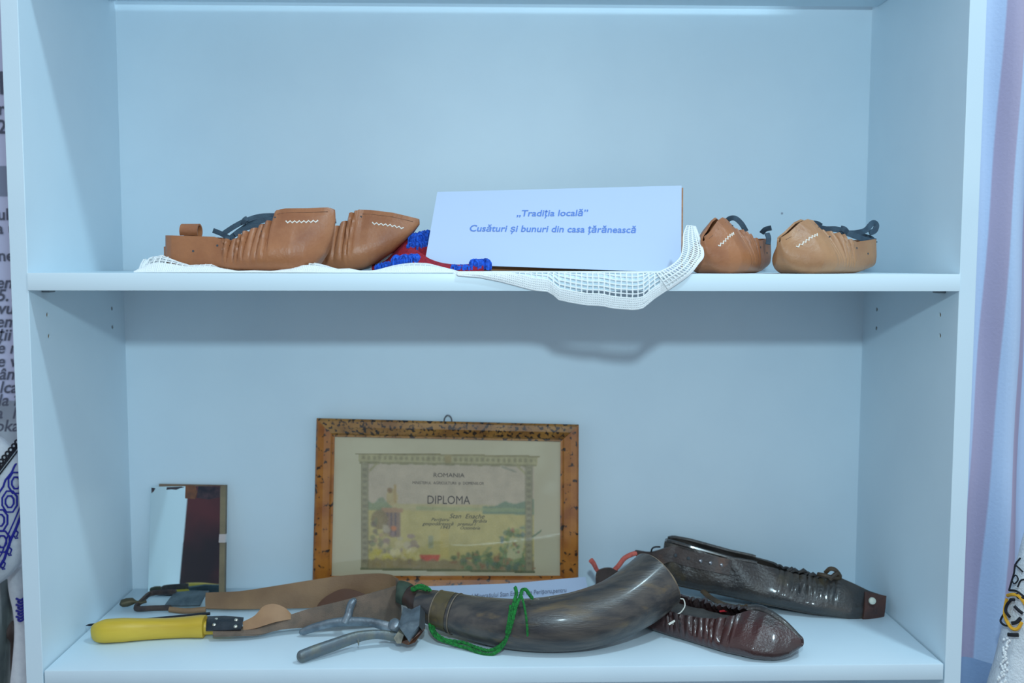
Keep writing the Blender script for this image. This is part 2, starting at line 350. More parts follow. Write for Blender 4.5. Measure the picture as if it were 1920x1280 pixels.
# ================================================================== DOILY
def doily():
    t = thing('crochet_doily', 'white filet crochet doily with one corner hanging over the shelf edge', 'doily', (0, .05, 0))
    xs = np.arange(250, 1292, 10.5)
    ridge = [(250, 505), (268, 492), (288, 477), (300, 483), (325, 492), (345, 498), (385, 494), (402, 501), (440, 509), (470, 507), (505, 509), (540, 501), (572, 491), (600, 497), (625, 505), (650, 504), (675, 510), (700, 507), (740, 497), (770, 493), (800, 494), (830, 502), (860, 509), (900, 511), (1300, 511)]
    cont = [(840, 512), (860, 516), (900, 519), (940, 527), (1000, 543), (1030, 546), (1048, 561), (1070, 566), (1100, 571), (1128, 572), (1150, 577), (1190, 580), (1205, 577), (1225, 560), (1260, 536), (1292, 514)]
    Q = np.concatenate([np.linspace(0, .0115, 6), .0115+.0044*np.arange(1, 20)])
    cols = []
    for x in xs:
        y0 = np.interp(x, *zip(*cont)) if x > 850 else 512.
        zr = max(.001, P(x, np.interp(x, *zip(*ridge)), .02)[2]); X0 = P(x, 512, 0)[0]
        path = []
        if x > 850 and y0 > 514:
            zb = P(x, y0, -.0035)[2]
            for q in np.linspace(0, 1, 12): path.append((X0, -.0035-.0025*math.sin(q*3.1)*(1 if zb < -.02 else .3), zb*(1-q)-.001*q))
            path += [(X0, -.0015, .0012), (X0, .004, .0014), (X0, .03, .0014), (X0, .16, .0014)]
        else:
            for q in np.linspace(0, 1, 12):
                path.append((X0, .0035+.02*q, .0012+(zr-.0012)*math.sin(q*math.pi/2)))
            path += [(X0, .035, zr*.6+.0008), (X0, .048, .0016), (X0, .16, .0014)]
        path = np.array(path); d = np.concatenate([[0], np.cumsum(np.linalg.norm(np.diff(path, axis=0), axis=1))])
        cols.append(np.stack([np.interp(Q, d, path[:, i]) for i in range(3)], 1))
    G = np.array(cols)
    jit = rng.normal(0, .00025, G.shape[:2]); G[:, :, 0] += jit
    mb = MB(); bd = MB()
    for j in range(len(Q)):
        (bd if j < 6 else mb).tube(G[:, j], .00085 if j < 6 else .00068, 5)
    for i in range(len(xs)):
        mb.tube(G[i, 5:], .00075, 5); bd.tube(G[i, :6], .00095, 5)
        if i+1 < len(xs):
            for w_ in (.33, .66): bd.tube(G[i, :6]*(1-w_)+G[i+1, :6]*w_, .00085, 5)
    # scalloped rim
    # raised corner at the right, folded up against the board
    A = cr([P(*q) for q in [(1232, 512, -.004), (1258, 499, -.002), (1276, 482, .008), (1281, 460, .02), (1282, 440, .028), (1288, 423, .034)]], 30)
    B = cr([P(*q) for q in [(1252, 542, -.004), (1290, 515, -.004), (1308, 494, .0), (1318, 478, .008), (1312, 450, .022), (1303, 425, .034)]], 30)
    v = np.linspace(0, 1, 9)
    K = A[:, None]*(1-v)[None, :, None]+B[:, None]*v[None, :, None]; K[:, :, 1] -= (.004*np.sin(v*math.pi))[None, :]
    for i in range(0, 30): mb.tube(K[i], .0007, 5)
    for j in range(0, 9, 2): mb.tube(K[:, j], .0008 if j < 7 else .0013, 5)
    mb.tube((K[:, 7]+K[:, 8])/2, .0013, 5)
    # crumpled heap at the left end
    for k in range(26):
        c = P(262+k*2.6, 500-8*math.sin(k*.12), .03+.02*rng.random())
        pts = [c+np.array([.0, -.006, -.006]), c+np.array([.004, 0, .004+.004*rng.random()]), c+np.array([.010, .01, -.004])]
        pts = cr(pts, 8); pts[:, 2] = np.maximum(pts[:, 2], .0015); mb.tube(pts, .0008, 5)
    mb.build('net', cotton, t); bd.build('border', cotton, t)
doily()

# ================================================================== RED AND BLUE WOOL
def wool():
    t = thing('wool_trim', 'red woven wool band with loopy bright blue fringe behind the card', 'textile', P(790, 505, .07))
    red = mat('red_wool', (.42, .012, .03), .9, col2=(.25, .008, .03), nscale=260, bump=.8, bscale=700)
    blue = mat('blue_wool', (.015, .13, .75), .9, col2=(.008, .05, .35), nscale=300, bump=.5, bscale=900)
    tops = [(700, 502, .110), (722, 494, .110), (742, 476, .110), (762, 454, .11), (785, 444, .115), (806, 444, .115)]
    bots = [(700, 507, .105), (722, 507, .10), (745, 507, .095), (770, 506, .09), (795, 505, .085), (812, 505, .08)]
    mb = ribbon([P(*q) for q in tops], [P(*q) for q in bots], 30, 12, .006, belly=.008)
    mb.build('woven_band', red, t)
    tops = [(770, 466, .075), (790, 478, .06), (806, 489, .05), (830, 497, .042), (860, 500, .036), (885, 498, .034), (905, 494, .034)]
    bots = [(752, 500, .052), (780, 505, .045), (800, 507, .04), (830, 508, .03), (860, 508, .028), (885, 508, .028), (908, 508, .028)]
    ribbon([P(*q) for q in tops], [P(*q) for q in bots], 36, 8, .005, belly=.004).build('woven_band', red, t)
    fr = MB()
    for (x0, y0, x1, y1, Y, n, r) in [(772, 452, 806, 443, .105, 60, .010), (766, 464, 803, 461, .100, 50, .007), (740, 490, 783, 488, .052, 70, .0085), (704, 503, 730, 497, .085, 30, .005), (848, 503, 885, 503, .030, 45, .0045), (886, 497, 914, 497, .032, 60, .008)]:
        for k in range(n):
            u = rng.random(); c = P(x0+(x1-x0)*u, y0+(y1-y0)*u, Y+(rng.random()-.5)*.012); a = rng.random()*6.28; bb = rng.random()*2.2+.4
            d = np.array([math.cos(a), math.sin(a)*.7, 0]); up = np.array([0, 0, 1.]); sc = r*(.55+.5*rng.random())
            pts = cr([c-d*sc*.4-up*sc*.5, c-d*sc*.45+up*sc*.35, c+up*sc*.75, c+d*sc*.5+up*sc*.25, c+d*sc*.45-up*sc*.6], 9); pts[:, 2] = np.maximum(pts[:, 2], .003)
            fr.tube(pts, .0013, 5)
    o = fr.build('fringe', blue, t); o['kind'] = 'stuff'
wool()

# ================================================================== CARD ON BOARD
def quad_frame(tl, tr, bl):
    r = tr-tl; u = tl-bl; return r, u
def card():
    t0 = thing('wooden_plaque', 'brown wooden board leaning behind the white title card', 'board', P(1040, 508, .06))
    TLb, TRb, BLb, BRb = P(826, 366, .112), P(1281, 352, .112), P(808, 507, .062), P(1280, 507, .062)
    nb = np.cross(TRb-TLb, TLb-BLb); nb /= np.linalg.norm(nb)
    MB().prism([BLb, BRb, TRb, TLb], -nb*.007).build('board', plywood, t0, smooth=False)
    t = thing('title_card', 'white paper card with two lines of blue italic lettering', 'card', P(1040, 508, .05))
    BL, BR, TR, TL = P(796, 494, .0535), P(1277, 511, .0535), P(1278, 348, .108), P(820, 360, .108)
    nr0 = np.cross(TR-BL, TL-BL); d_ = ray(1277, 511); BR = CAM+d_*((BL-CAM)@nr0)/(d_@nr0)
    u = np.linspace(0, 1, 16); v = np.linspace(0, 1, 8)
    G = np.array([[(BL*(1-a)+BR*a)*(1-b)+(TL*(1-a)+TR*a)*b for b in v] for a in u])
    nr = np.cross(BR-BL, TL-BL); nr /= np.linalg.norm(nr)
    t = MB().shell(G, .0006).build('paper_sheet', paper, t)
    def onp(x, y):  # pixel onto card plane
        d = ray(x, y); return CAM+d*(((BL+BR+TL+TR)/4-CAM)@nr)/(d@nr)
    for body, (x0, y0), (x1, y1), sz in [('„Tradiția locală”', (968, 406), (1103, 405), .0123), ('Cusături și bunuri din casa țărănească', (879, 434), (1191, 437), .0123)]:
        a, b = onp(x0, y0), onp(x1, y1); up = np.cross(nr, b-a)
        text('lettering', body, a, b-a, up, sz, ink_blue, t, shear=.18, bold=.012, off=.0008, width=np.linalg.norm(b-a))
card()

# ================================================================== DIPLOMA
def diploma():
    t = thing('framed_diploma', 'old framed diploma in a speckled varnished wood frame, leaning on the back panel', 'picture', P(840, 1108, .235))
    BLp, BRp, TRp, TLp = (588, 1118), (1083, 1116), (1084, 795), (596, 783)
    yb, yt = .236, .2585
    BL, BR, TR, TL = P(*BLp, yb), P(*BRp, yb), P(*TRp, yt), P(*TLp, yt)
    dz = ZL+.0006-min(BL[2], BR[2]); BL[2] += dz; BR[2] += dz
    wood = mat('varnished_birch', (.42, .15, .022), .28, col2=(.27, .08, .014), nscale=35, bump=.05, col3=(.03, .012, .005), n3=150, n3lo=.585, n3hi=.64, coat=.5)
    wood2 = mat('flaked_varnish_birch', (.36, .17, .035), .25, col2=(.22, .09, .02), nscale=35, bump=.05, col3=(.03, .015, .008), n3=190, n3lo=.51, n3hi=.59, coat=.5)
    nr = np.cross(BR-BL, TL-BL); nr /= np.linalg.norm(nr); th = .012
    def mixp(u, v): return (BL*(1-u)+BR*u)*(1-v)+(TL*(1-u)+TR*u)*v
    Wd = np.linalg.norm(BR-BL); Hh = np.linalg.norm(TL-BL); fw = .0235; du, dv = fw/Wd, fw/Hh
    for (a, b, c, d) in [((0, 1), (1, 1), (1-du, 1-dv), (du, 1-dv)), ((0, 0), (0, 1), (du, 1-dv), (du, dv)), ((1, 1), (1, 0), (1-du, dv), (1-du, 1-dv)), ((1, 0), (0, 0), (du, dv), (1-du, dv))]:
        A, B, C, D = mixp(*a), mixp(*b), mixp(*c), mixp(*d); mb = MB(); g = []
        for q, hgt in [(0, 0), (0, .8), (.12, 1), (.45, 1.02), (.8, .72), (.9, .5), (1, .5), (1, 0)]:
            g.append([A*(1-q)+D*q+nr*th*hgt, B*(1-q)+C*q+nr*th*hgt])
        g = np.array(g).reshape(-1, 3); n = 8
        F = [(2*i, 2*i+1, 2*((i+1) % n)+1, 2*((i+1) % n)) for i in range(n)]
        F += [tuple(range(0, 16, 2))[::-1], tuple(range(1, 16, 2))]
        mb.add(g, F); mb.build('frame_rail', wood2 if a == (0, 1) else wood, t, smooth=False)
    ppr = mat('aged_paper', (.66, .53, .36), .7, col2=(.57, .44, .29), nscale=12, col3=(.72, .62, .47), n3=6, n3lo=.5, n3hi=.7)
    i0, i1, j0, j1 = du*.9, 1-du*.9, dv*.9, 1-dv*.9
    MB().prism([mixp(i0, j0)+nr*.002, mixp(i1, j0)+nr*.002, mixp(i1, j1)+nr*.002, mixp(i0, j1)+nr*.002], nr*.0012).build('paper_sheet', ppr, t, smooth=False); sheet = [o_ for o_ in t.children if o_.name.startswith('paper_sheet')][0]
    # ---- printed picture: colour grid
    c0 = mixp(.5, .5)+nr*.0036
    def onp(x, y):
        d = ray(x, y); return CAM+d*((c0-CAM)@nr)/(d@nr)
    nx, ny = 230, 150; X0, X1, Y0, Y1 = 663, 1017, 850, 1074
    gx = np.linspace(X0, X1, nx+1); gy = np.linspace(Y0, Y1, ny+1)
    cxs = (gx[1:]+gx[:-1])/2; cys = (gy[1:]+gy[:-1])/2; XX, YY = np.meshgrid(cxs, cys)
    YY = YY-(XX-840)*.018
    base = np.array((.47, .41, .27)); IM = np.zeros((ny, nx, 3))+base; A = np.zeros((ny, nx), bool)
    r2 = np.random.default_rng(9)
    def put(mask, c, k=1.0):
        IM[mask] = IM[mask]*(1-k)+np.array(c)*k; A[mask] = True
    inner = (XX > 677) & (XX < 1001) & (YY > 868) & (YY < 1070)
    put(inner & (YY < 960), (.44, .37, .29)); put(inner & (YY >= 945), (.42, .36, .17), .7); put(inner & (YY >= 958), (.46, .385, .17), .85)
    hill = inner & (YY > 948-10*np.exp(-((XX-948)/14)**2)-16*np.clip((XX-955)/40, 0, 1)) & (YY < 962) & (XX > 905); put(hill, (.19, .24, .17))
    put(inner & (YY > 940+6*np.sin(XX*.2)) & (YY < 958) & (XX < 735), (.20, .25, .16), .8)
    put(inner & (YY > 950) & (YY < 957) & (XX > 780), (.30, .33, .18), .6)
    def blobs(x0, x1, y0, y1, n, cols, rr):
        for _ in range(n):
            x, y = r2.uniform(x0, x1), r2.uniform(y0, y1); a, b = r2.uniform(*rr), r2.uniform(*rr)
            put((((XX-x)/a)**2+((YY-y)/b)**2 < 1) & (YY < 1070) & (XX > 677), cols[r2.integers(len(cols))], .75)
    # monument, seated groups, sheaves on the left
    put((np.abs(XX-735) < 16) & (YY > 957) & (YY < 1008), (.27, .19, .15)); put((np.abs(XX-735) < 20) & (YY > 954) & (YY < 962), (.38, .24, .15))
    for c in (726, 734, 742): put((np.abs(XX-c) < 1.6) & (YY > 962) & (YY < 1006), (.15, .12, .13))
    put((((XX-735)/11)**2+((YY-934)/16)**2 < 1), (.42, .33, .18)); put((((XX-731)/5)**2+((YY-921)/5)**2 < 1), (.26, .17, .09)); put((np.abs(XX-741) < 2.4) & (YY > 910) & (YY < 945), (.40, .28, .13))
    put((((XX-712)/16)**2+((YY-976)/18)**2 < 1), (.25, .19, .11), .9)
    blobs(690, 730, 975, 1035, 26, [(.20, .20, .12), (.42, .36, .27), (.17, .14, .12), (.35, .24, .16), (.25, .27, .15)], (2.5, 7))
    blobs(715, 785, 1000, 1055, 40, [(.45, .38, .27), (.30, .22, .18), (.52, .44, .25), (.28, .20, .20), (.40, .33, .15)], (3, 8))
    blobs(680, 745, 1032, 1066, 46, [(.50, .42, .10), (.44, .36, .07), (.36, .30, .08), (.55, .47, .18)], (2, 7))
    blobs(735, 785, 1030, 1062, 22, [(.54, .47, .22), (.48, .38, .12), (.58, .50, .28)], (3, 8))
    put((((XX-738)/5)**2+((YY-992)/5)**2 < 1), (.50, .20, .10))
    put((np.abs(XX-808) < 5) & (YY > 1005) & (YY < 1028), (.28, .29, .20), .8); put((np.abs(XX-833) < 9) & (YY > 990) & (YY < 1045), (.52, .40, .14), .5)
    put((np.abs(XX-806) < 20-(YY-1040)*.35) & (YY > 1040) & (YY < 1052), (.50, .13, .10))
    put(inner & (YY > 1050+2*np.sin(XX*.3)), (.26, .20, .14), .75)
    blobs(850, 1000, 1035, 1066, 90, [(.10, .15, .09), (.15, .21, .11), (.20, .25, .14), (.12, .17, .14), (.30, .16, .10)], (2, 8))
    blobs(935, 998, 985, 1050, 70, [(.12, .18, .12), (.18, .24, .13), (.14, .20, .20), (.36, .17, .12), (.30, .33, .17)], (1.5, 6))
    for k in range(9):
        x = 900+r2.uniform(0, 95); put((np.abs((XX-x)-(YY-1040)*r2.uniform(-.9, .9)) < 1.3) & (np.abs(YY-1040) < 16), (.17, .24, .13), .8)
    put((XX > 990) & (XX < 1015) & (np.abs(YY-1010+(XX-990)*.75) < 2.4), (.13, .19, .13))
    sh = (np.abs(XX-(966-(YY-1030)*.15)) < 14) & (YY > 1006) & (YY < 1046-np.abs(XX-964)*.25); put(sh, (.44, .42, .26))
    for _ in range(16):
        x, y = r2.uniform(957, 974), r2.uniform(1012, 1036); put(((XX-x)**2+(YY-y)**2 < 5), [(.30, .15, .12), (.20, .26, .15), (.40, .34, .14)][r2.integers(3)])
    # pavilion: roof beam, carved valance, posts
    put((XX > 666) & (XX < 1012) & (YY > 851) & (YY < 854), (.22, .19, .10)); put((XX > 672) & (XX < 1008) & (YY >= 854) & (YY < 868), (.36, .32, .19))
    put((XX > 676) & (XX < 1004) & (YY > 857) & (YY < 864) & (np.sin(XX*.62) > .0), (.20, .18, .10), .8); put((np.abs(XX-840) < 6) & (YY > 853) & (YY < 869), (.30, .24, .12))
    put((XX > 674) & (XX < 1006) & (YY > 868) & (YY < 870.5+1.8*np.abs(np.sin(XX*.11))), (.22, .20, .11))
    for c in (684, 992):
        put((np.abs(XX-c) < 6.5) & (YY > 870) & (YY < 1068), (.30, .27, .18)); put((np.abs(XX-c) < 4.0) & (YY > 872) & (YY < 1062) & (np.sin(YY*.55) > -.1), (.19, .17, .12), .75)
        put((np.abs(XX-c) > 5.4) & (np.abs(XX-c) < 7.0) & (YY > 870) & (YY < 1068), (.17, .15, .09), .8)
    for (xa, sg) in ((692, 1), (985, -1)): put((sg*(XX-xa) > 0) & (sg*(XX-xa)+(YY-870) < 18) & (sg*(XX-xa)+(YY-870) > 13) & (YY > 870), (.32, .29, .15))
    put((np.abs((YY-876)-(XX-950)*.35) < 1.4) & (XX > 940) & (XX < 968), (.22, .22, .17))
    put((XX > 675) & (XX < 1003) & (YY > 1067) & (YY < 1071), (.14, .15, .09))
    
    for _ in range(2): IM[1:-1, 1:-1] = (IM[1:-1, 1:-1]*2+IM[:-2, 1:-1]+IM[2:, 1:-1]+IM[1:-1, :-2]+IM[1:-1, 2:])/6
    mot = r2.normal(0, 1, (ny//5+1, nx//5+1)).repeat(5, 0).repeat(5, 1)[:ny, :nx]; 
    for _ in range(12): mot[1:-1, 1:-1] = (mot[:-2, 1:-1]+mot[2:, 1:-1]+mot[1:-1, :-2]+mot[1:-1, 2:])/4
    IM *= (1+.07*mot)[..., None]
    IM = np.clip((IM-.28)*1.1+.30, .02, 1)*np.array((1.24, 1.08, 1.0)); IM += r2.normal(0, .012, IM.shape[:2])[..., None]; IM = np.clip(IM, .01, 1)
    V = np.array([onp(x, y) for y in gy for x in gx]); F = []; CO = []
    for j in range(ny):
        for i in range(nx):
            if A[j, i]:
                a = j*(nx+1)+i; F.append((a, a+nx+1, a+nx+2, a+1)); CO.append(IM[j, i])
    pm = bpy.data.materials.new('colour_print'); pm.use_nodes = True; nt = pm.node_tree; at_ = nt.nodes.new('ShaderNodeAttribute'); at_.attribute_name = 'ink'
    nt.links.new(at_.outputs['Color'], nt.nodes['Principled BSDF'].inputs['Base Color']); nt.nodes['Principled BSDF'].inputs['Roughness'].default_value = .7
    used = sorted({i for f in F for i in f}); mp = {u: k for k, u in enumerate(used)}
    o = build('printed_picture', V[used], [tuple(mp[i] for i in f) for f in F], pm, sheet, smooth=False)
    at = o.data.color_attributes.new('ink', 'FLOAT_COLOR', 'CORNER'); cc = np.repeat(np.c_[np.array(CO), np.ones(len(CO))], 4, axis=0).astype(np.float32)
    at.data.foreach_set('color', cc.ravel())
    ink = mat('faded_ink', (.09, .06, .05), .7); pen = mat('pen_ink', (.05, .045, .04), .6)
    rt = onp(900, 900)-onp(780, 900+2.1*-1); up = np.cross(nr, rt)
    for body, x0, x1, y, sz, b, shr, m_ in [('ROMANIA', 812, 870, 894, .0078, .0, 0, ink), ('MINISTERUL  AGRICULTURII  și  DOMENIILOR', 773, 907, 907, .0052, .0, 0, ink), ('DIPLOMA', 800, 880, 944, .0155, .0, 0, ink),
                                           ('Stan  Enache', 842, 908, 971, .0085, .0, .35, pen), ('Perișoru', 808, 842, 976, .0058, 0, .35, pen), ('Brăila', 886, 912, 979, .0058, 0, .35, pen),
                                           ('gospodărească   premiul I', 792, 893, 984, .0062, 0, .35, pen), ('1943', 824, 842, 991, .0058, 0, .3, pen), ('Octombrie', 862, 899, 992, .0055, 0, .35, pen)]:
        a = onp(x0, y-(0 if m_ is pen else 0)); b_ = onp(x1, y+(x1-x0)*.012)
        text('lettering', body, a, b_-a, np.cross(nr, b_-a), sz, m_, sheet, shear=shr, bold=b, off=.0004, width=np.linalg.norm(b_-a))
    gm = bpy.data.materials.new('picture_glass'); gm.use_nodes = True; nt = gm.node_tree; nt.nodes.clear()
    out = nt.nodes.new('ShaderNodeOutputMaterial'); tr = nt.nodes.new('ShaderNodeBsdfTransparent'); gl = nt.nodes.new('ShaderNodeBsdfGlossy'); gl.inputs['Roughness'].default_value = .04
    mx = nt.nodes.new('ShaderNodeMixShader'); mx.inputs[0].default_value = .035; tr.inputs[0].default_value = (.96, .98, .97, 1)
    nt.links.new(tr.outputs[0], mx.inputs[1]); nt.links.new(gl.outputs[0], mx.inputs[2]); nt.links.new(mx.outputs[0], out.inputs[0])
    MB().prism([mixp(i0, j0)+nr*.0046, mixp(i1, j0)+nr*.0046, mixp(i1, j1)+nr*.0046, mixp(i0, j1)+nr*.0046], nr*.0012).build('glass_pane', gm, t, smooth=False)
    wire = mat('steel_wire', (.2, .22, .25), .35, 1)
    pts = [P(x, y, .259) for x, y in [(833, 795), (833, 786), (836, 780), (840, 778), (844, 780), (847, 786), (847, 796)]]
    MB().tube(cr(pts, 24), .0009, 8).build('hanging_loop', wire, t)
diploma()

# ================================================================== PAPER SLIP
def slip():
    t = thing('caption_slip', 'white paper caption strip propped between horn and diploma', 'paper', P(940, 1118, .2))
    BL, BR, TR, TL = P(770, 1128, .198), P(1106, 1126, .198), P(1098, 1082, .212), P(770, 1101, .212)
    u = np.linspace(0, 1, 20); v = np.linspace(0, 1, 6)
    tp = cr([P(770, 1100, .212), P(860, 1097, .213), P(960, 1093, .212), P(1040, 1086, .212), P(1098, 1081, .212)], 20); bt = np.array([BL*(1-a)+BR*a for a in u])
    dz = ZL+.001-bt[:, 2].min(); bt[:, 2] += dz
    G = np.array([[bt[i]*(1-b)+tp[i]*b for b in v] for i in range(20)])
    t = MB().shell(G, .0004).build('paper_sheet', paper, t)
    nr = np.cross(BR-BL, TL-BL); nr /= np.linalg.norm(nr); c0 = G[10, 3]
    def onp(x, y):
        d = ray(x, y); return CAM+d*((c0-CAM)@nr)/(d@nr)
    a, b = onp(880, 1123), onp(1062, 1111)
    text('lettering', 'al Minerașului Stan Enache din Perișoru,pentru', a, b-a, np.cross(nr, b-a), .0085, ink_grey, t, shear=.18, bold=.008, off=.0022, width=np.linalg.norm(b-a))
slip()

# ================================================================== MIRROR
def mirror():
    t = thing('old_mirror', 'small old rectangular mirror with wooden edge leaning in the corner', 'mirror', P(350, 1108, .235))
    wood = mat('worn_brown_wood', (.20, .13, .08), .6, col2=(.12, .07, .05), nscale=40)
    glass = mat('silvered_glass', (.80, .93, .95), .02, 1)
    BLp, BRp, TRp, TLp = (277, 1112), (411, 1110), (424, 911), (283, 912)
    yb, yt = .232, .258
    q = dict(BL=P(277, 1112, yb), BR=P(416, 1111, yb), TR=P(413, 911, yt), TL=P(283, 912, yt))
    for k in ('BL', 'BR'): q[k][2] = ZL+.0008
    nr = np.cross(q['BR']-q['BL'], q['TL']-q['BL']); nr /= np.linalg.norm(nr)
    MB().prism([q['BL'], q['BR'], q['TR'], q['TL']], -nr*.0022).build('mirror_glass', glass, t, smooth=False)
    bk = [P(296, 1111, yb), P(421, 1110, yb), P(424, 909, yt), P(297, 907, yt)]
    for k in (0, 1): bk[k][2] = ZL+.0008
    bk = [p_-nr*.0024 for p_ in bk]
    MB().prism(bk, -nr*.004).build('backing', wood, t, smooth=False)
    edge = mat('olive_wood_edge', (.24, .19, .11), .6, col2=(.17, .13, .08), nscale=50)
    e = [P(411, 1110, yb), P(421, 1110, yb), P(424, 909, yt), P(414, 910, yt)]
    for k in (0, 1): e[k][2] = ZL+.0008
    MB().prism([p_+nr*.0022 for p_ in e], -nr*.0058).build('edge_rail', edge, t, smooth=False)
    def onp(x, y, o=.0004):
        d = ray(x, y); return CAM+d*(((q['BL']+nr*o)-CAM)@nr)/(d@nr)
    rust = mat('rusty_bare_backing', (.20, .075, .035), .7, col2=(.12, .05, .03), nscale=120)
    blk = mat('lost_silvering', (.02, .02, .03), .3, col2=(.08, .05, .06), nscale=90)
    MB().prism([onp(*p_) for p_ in [(347, 934), (366, 935), (370, 922), (366, 910), (348, 909)]], nr*.0003).build('worn_patch', rust, t, smooth=False)
    MB().prism([onp(*p_) for p_ in [(369, 933), (390, 936), (412, 932), (412, 914), (398, 912), (372, 911)]], nr*.0003).build('worn_patch', blk, t, smooth=False)
    MB().prism([onp(*p_) for p_ in [(312, 918), (322, 917), (330, 918), (338, 915), (346, 914), (340, 912), (313, 913)]], nr*.0003).build('worn_patch', blk, t, smooth=False)
    MB().prism([onp(*p_) for p_ in [(284, 924), (288, 921), (291, 915), (284, 914)]], nr*.0003).build('worn_patch', blk, t, smooth=False)
    c = MB().prism([onp(*p_, .0026) for p_ in [(410, 1017), (422, 1017), (423, 1001), (411, 1001)]], -nr*.007)
    c.build('metal_clip', mat('bright_clip', (.8, .74, .72), .3, .6), t, smooth=False)
mirror()

# ================================================================== STROP
def onshelf(x, y): return PZ(x, y, ZL)
def ys(x, y): return onshelf(x, y)[1]
def strop():
    t = thing('razor_strop', 'brown leather razor strop with yellow wooden handle and iron buckle', 'strop', onshelf(420, 1170))
    lea = mat('brown_strop_leather', (.31, .18, .09), .6, col2=(.24, .135, .07), nscale=24, bump=.3, bscale=500)
    lea2 = mat('grey_canvas_strop', (.21, .145, .105), .8, col2=(.14, .105, .08), nscale=60, bump=.6, bscale=1100)
    pale = mat('pale_strop_lining', (.36, .20, .10), .6, col2=(.30, .16, .08), nscale=40)
    T = [(386, 1112, .190), (450, 1109, .190), (520, 1098, .188), (580, 1088, .188), (640, 1079, .188), (700, 1075, .186), (730, 1077, .18), (744, 1084, .168)]
    Bm = [(386, 1141, .172), (450, 1142, .172), (520, 1141, .174), (580, 1139, .178), (640, 1137, .183), (700, 1136, .185), (732, 1138, .180), (746, 1150, .165)]
    tp = [P(*q) for q in T]; bt = [P(*q) for q in Bm]
    for p_ in bt: p_[2] = max(p_[2], ZL+.0012)
    ribbon(tp, bt, 50, 6, .0028, belly=.002).build('strap', lea, t)
    T = [(744, 1084, .168), (749, 1094, .150), (742, 1098, .136), (700, 1110, .122), (640, 1126, .112), (580, 1141, .104), (530, 1158, .098), (490, 1172, .094), (455, 1176, .092), (400, 1180, .086)]
    Bm = [(746, 1150, .165), (751, 1164, .150), (744, 1170, .132), (700, 1172, .118), (640, 1172, .108), (580, 1175, .100), (530, 1179, .092), (490, 1189, .082), (455, 1190, .076), (400, 1192, .074)]
    tp = [P(*q) for q in T]; bt = [P(*q) for q in Bm]
    for p_ in bt: p_[2] = max(p_[2], ZL+.0012)
    for p_ in tp: p_[2] = max(p_[2], ZL+.003)
    ribbon(tp, bt, 60, 6, .003, belly=.002).build('strap', lea2, t)
    # lining flaps that bulge off the strap
    ribbon([P(*q) for q in [(592, 1138, .180), (612, 1118, .178), (640, 1104, .176), (664, 1106, .175), (684, 1113, .175)]], [P(*q) for q in [(594, 1142, .176), (615, 1141, .172), (642, 1140, .17), (665, 1139, .17), (690, 1138, .17)]], 24, 5, .0022).build('lining_flap', mat('dark_lining', (.13, .055, .03), .6), t)
    ribbon([P(*q) for q in [(456, 1166, .092), (478, 1154, .094), (495, 1136, .097), (515, 1132, .099), (535, 1140, .099), (548, 1156, .1)]], [P(*q) for q in [(456, 1182, .084), (478, 1178, .086), (497, 1172, .088), (517, 1166, .09), (537, 1162, .094), (550, 1160, .098)]], 30, 6, .0022).build('lining_flap', pale, t)
    iron = mat('rusty_iron', (.10, .07, .06), .55, .5, col2=(.05, .04, .045), nscale=70, bump=.3, bscale=400)
    plate = mat('grey_buckle_plate', (.16, .20, .22), .4, .6, col2=(.09, .12, .14), nscale=60, bump=.2, bscale=300)
    G = np.array([[P(x, y, Y)+np.array([0, 0, zo]) for (x, y, Y, zo) in row] for row in [
        [(308, 1137, .178, 0), (318, 1124, .192, .001), (328, 1111, .208, 0)], [(345, 1138, .178, .001), (353, 1122, .192, .0025), (360, 1109, .206, .001)], [(375, 1135, .178, 0), (383, 1121, .192, .001), (392, 1108, .206, 0)]]])
    G[:, :, 2] = np.maximum(G[:, :, 2], ZL+.006)
    MB().shell(G, .0016).build('buckle_plate', plate, t)
    u = MB().tube(cr([P(*q) for q in [(318, 1142, .172), (350, 1145, .169), (386, 1142, .173)]], 12), .0035, 10); u.build('plate_fold', lea, t)
    D = [P(*q) for q in [(330, 1109, .208), (300, 1110, .210), (281, 1113, .208), (268, 1124, .190), (255, 1137, .176), (258, 1141, .172), (285, 1140, .173), (320, 1139, .174)]]
    for p_ in D: p_[2] = max(p_[2], ZL+.0035)
    MB().tube(cr(D, 40), .0036, 8, rad2=.0024, ref=(0, 0, 1)).build('buckle_frame', iron, t)
    k = [P(*q) for q in [(226, 1133, .178), (229, 1131, .178), (238, 1129, .180), (248, 1127, .181), (254, 1128, .181), (264, 1130, .182), (274, 1127, .186)]]
    MB().tube(np.array(k)+np.array([0, 0, .0]), [.002, .0048, .0055, .0045, .002, .0018, .0018], 12, rad2=np.array([.002, .0048, .0055, .0045, .002, .0018, .0018])*1.3).build('swivel_knob', mat('green_bronze', (.10, .085, .05), .5, .5), t)
    # handle
    yel = mat('yellow_painted_wood', (.64, .43, .03), .45, col2=(.50, .31, .025), nscale=26, stretch=(.25, 3, 3), bump=.1, bscale=120, col3=(.70, .49, .055), n3=9, n3lo=.5, n3hi=.7)
    st = [(184, 1184, 13), (185, 1184, 16.5), (188.5, 1184, 19.5), (199, 1183, 21.5), (232, 1181, 21.5), (270, 1179.5, 19.5), (310, 1178, 18.5), (345, 1176, 19), (372, 1174.5, 20.5), (384, 1174.5, 20.5)]
    C = []; R = []
    for (x, y, r) in st:
        rr = r*px2m(.078); p_ = PZ(x, y, ZL+max(rr, 18*px2m(.078))); C.append(p_); R.append(rr)
    C = cr(C, 40); R = np.interp(np.linspace(0, len(st)-1, 40), range(len(st)), R); C[:, 2] += .0003
    MB().tube(C, R, 20, ref=(0, 0, 1), rad2=R*.92, power=.72).build('handle', yel, t)
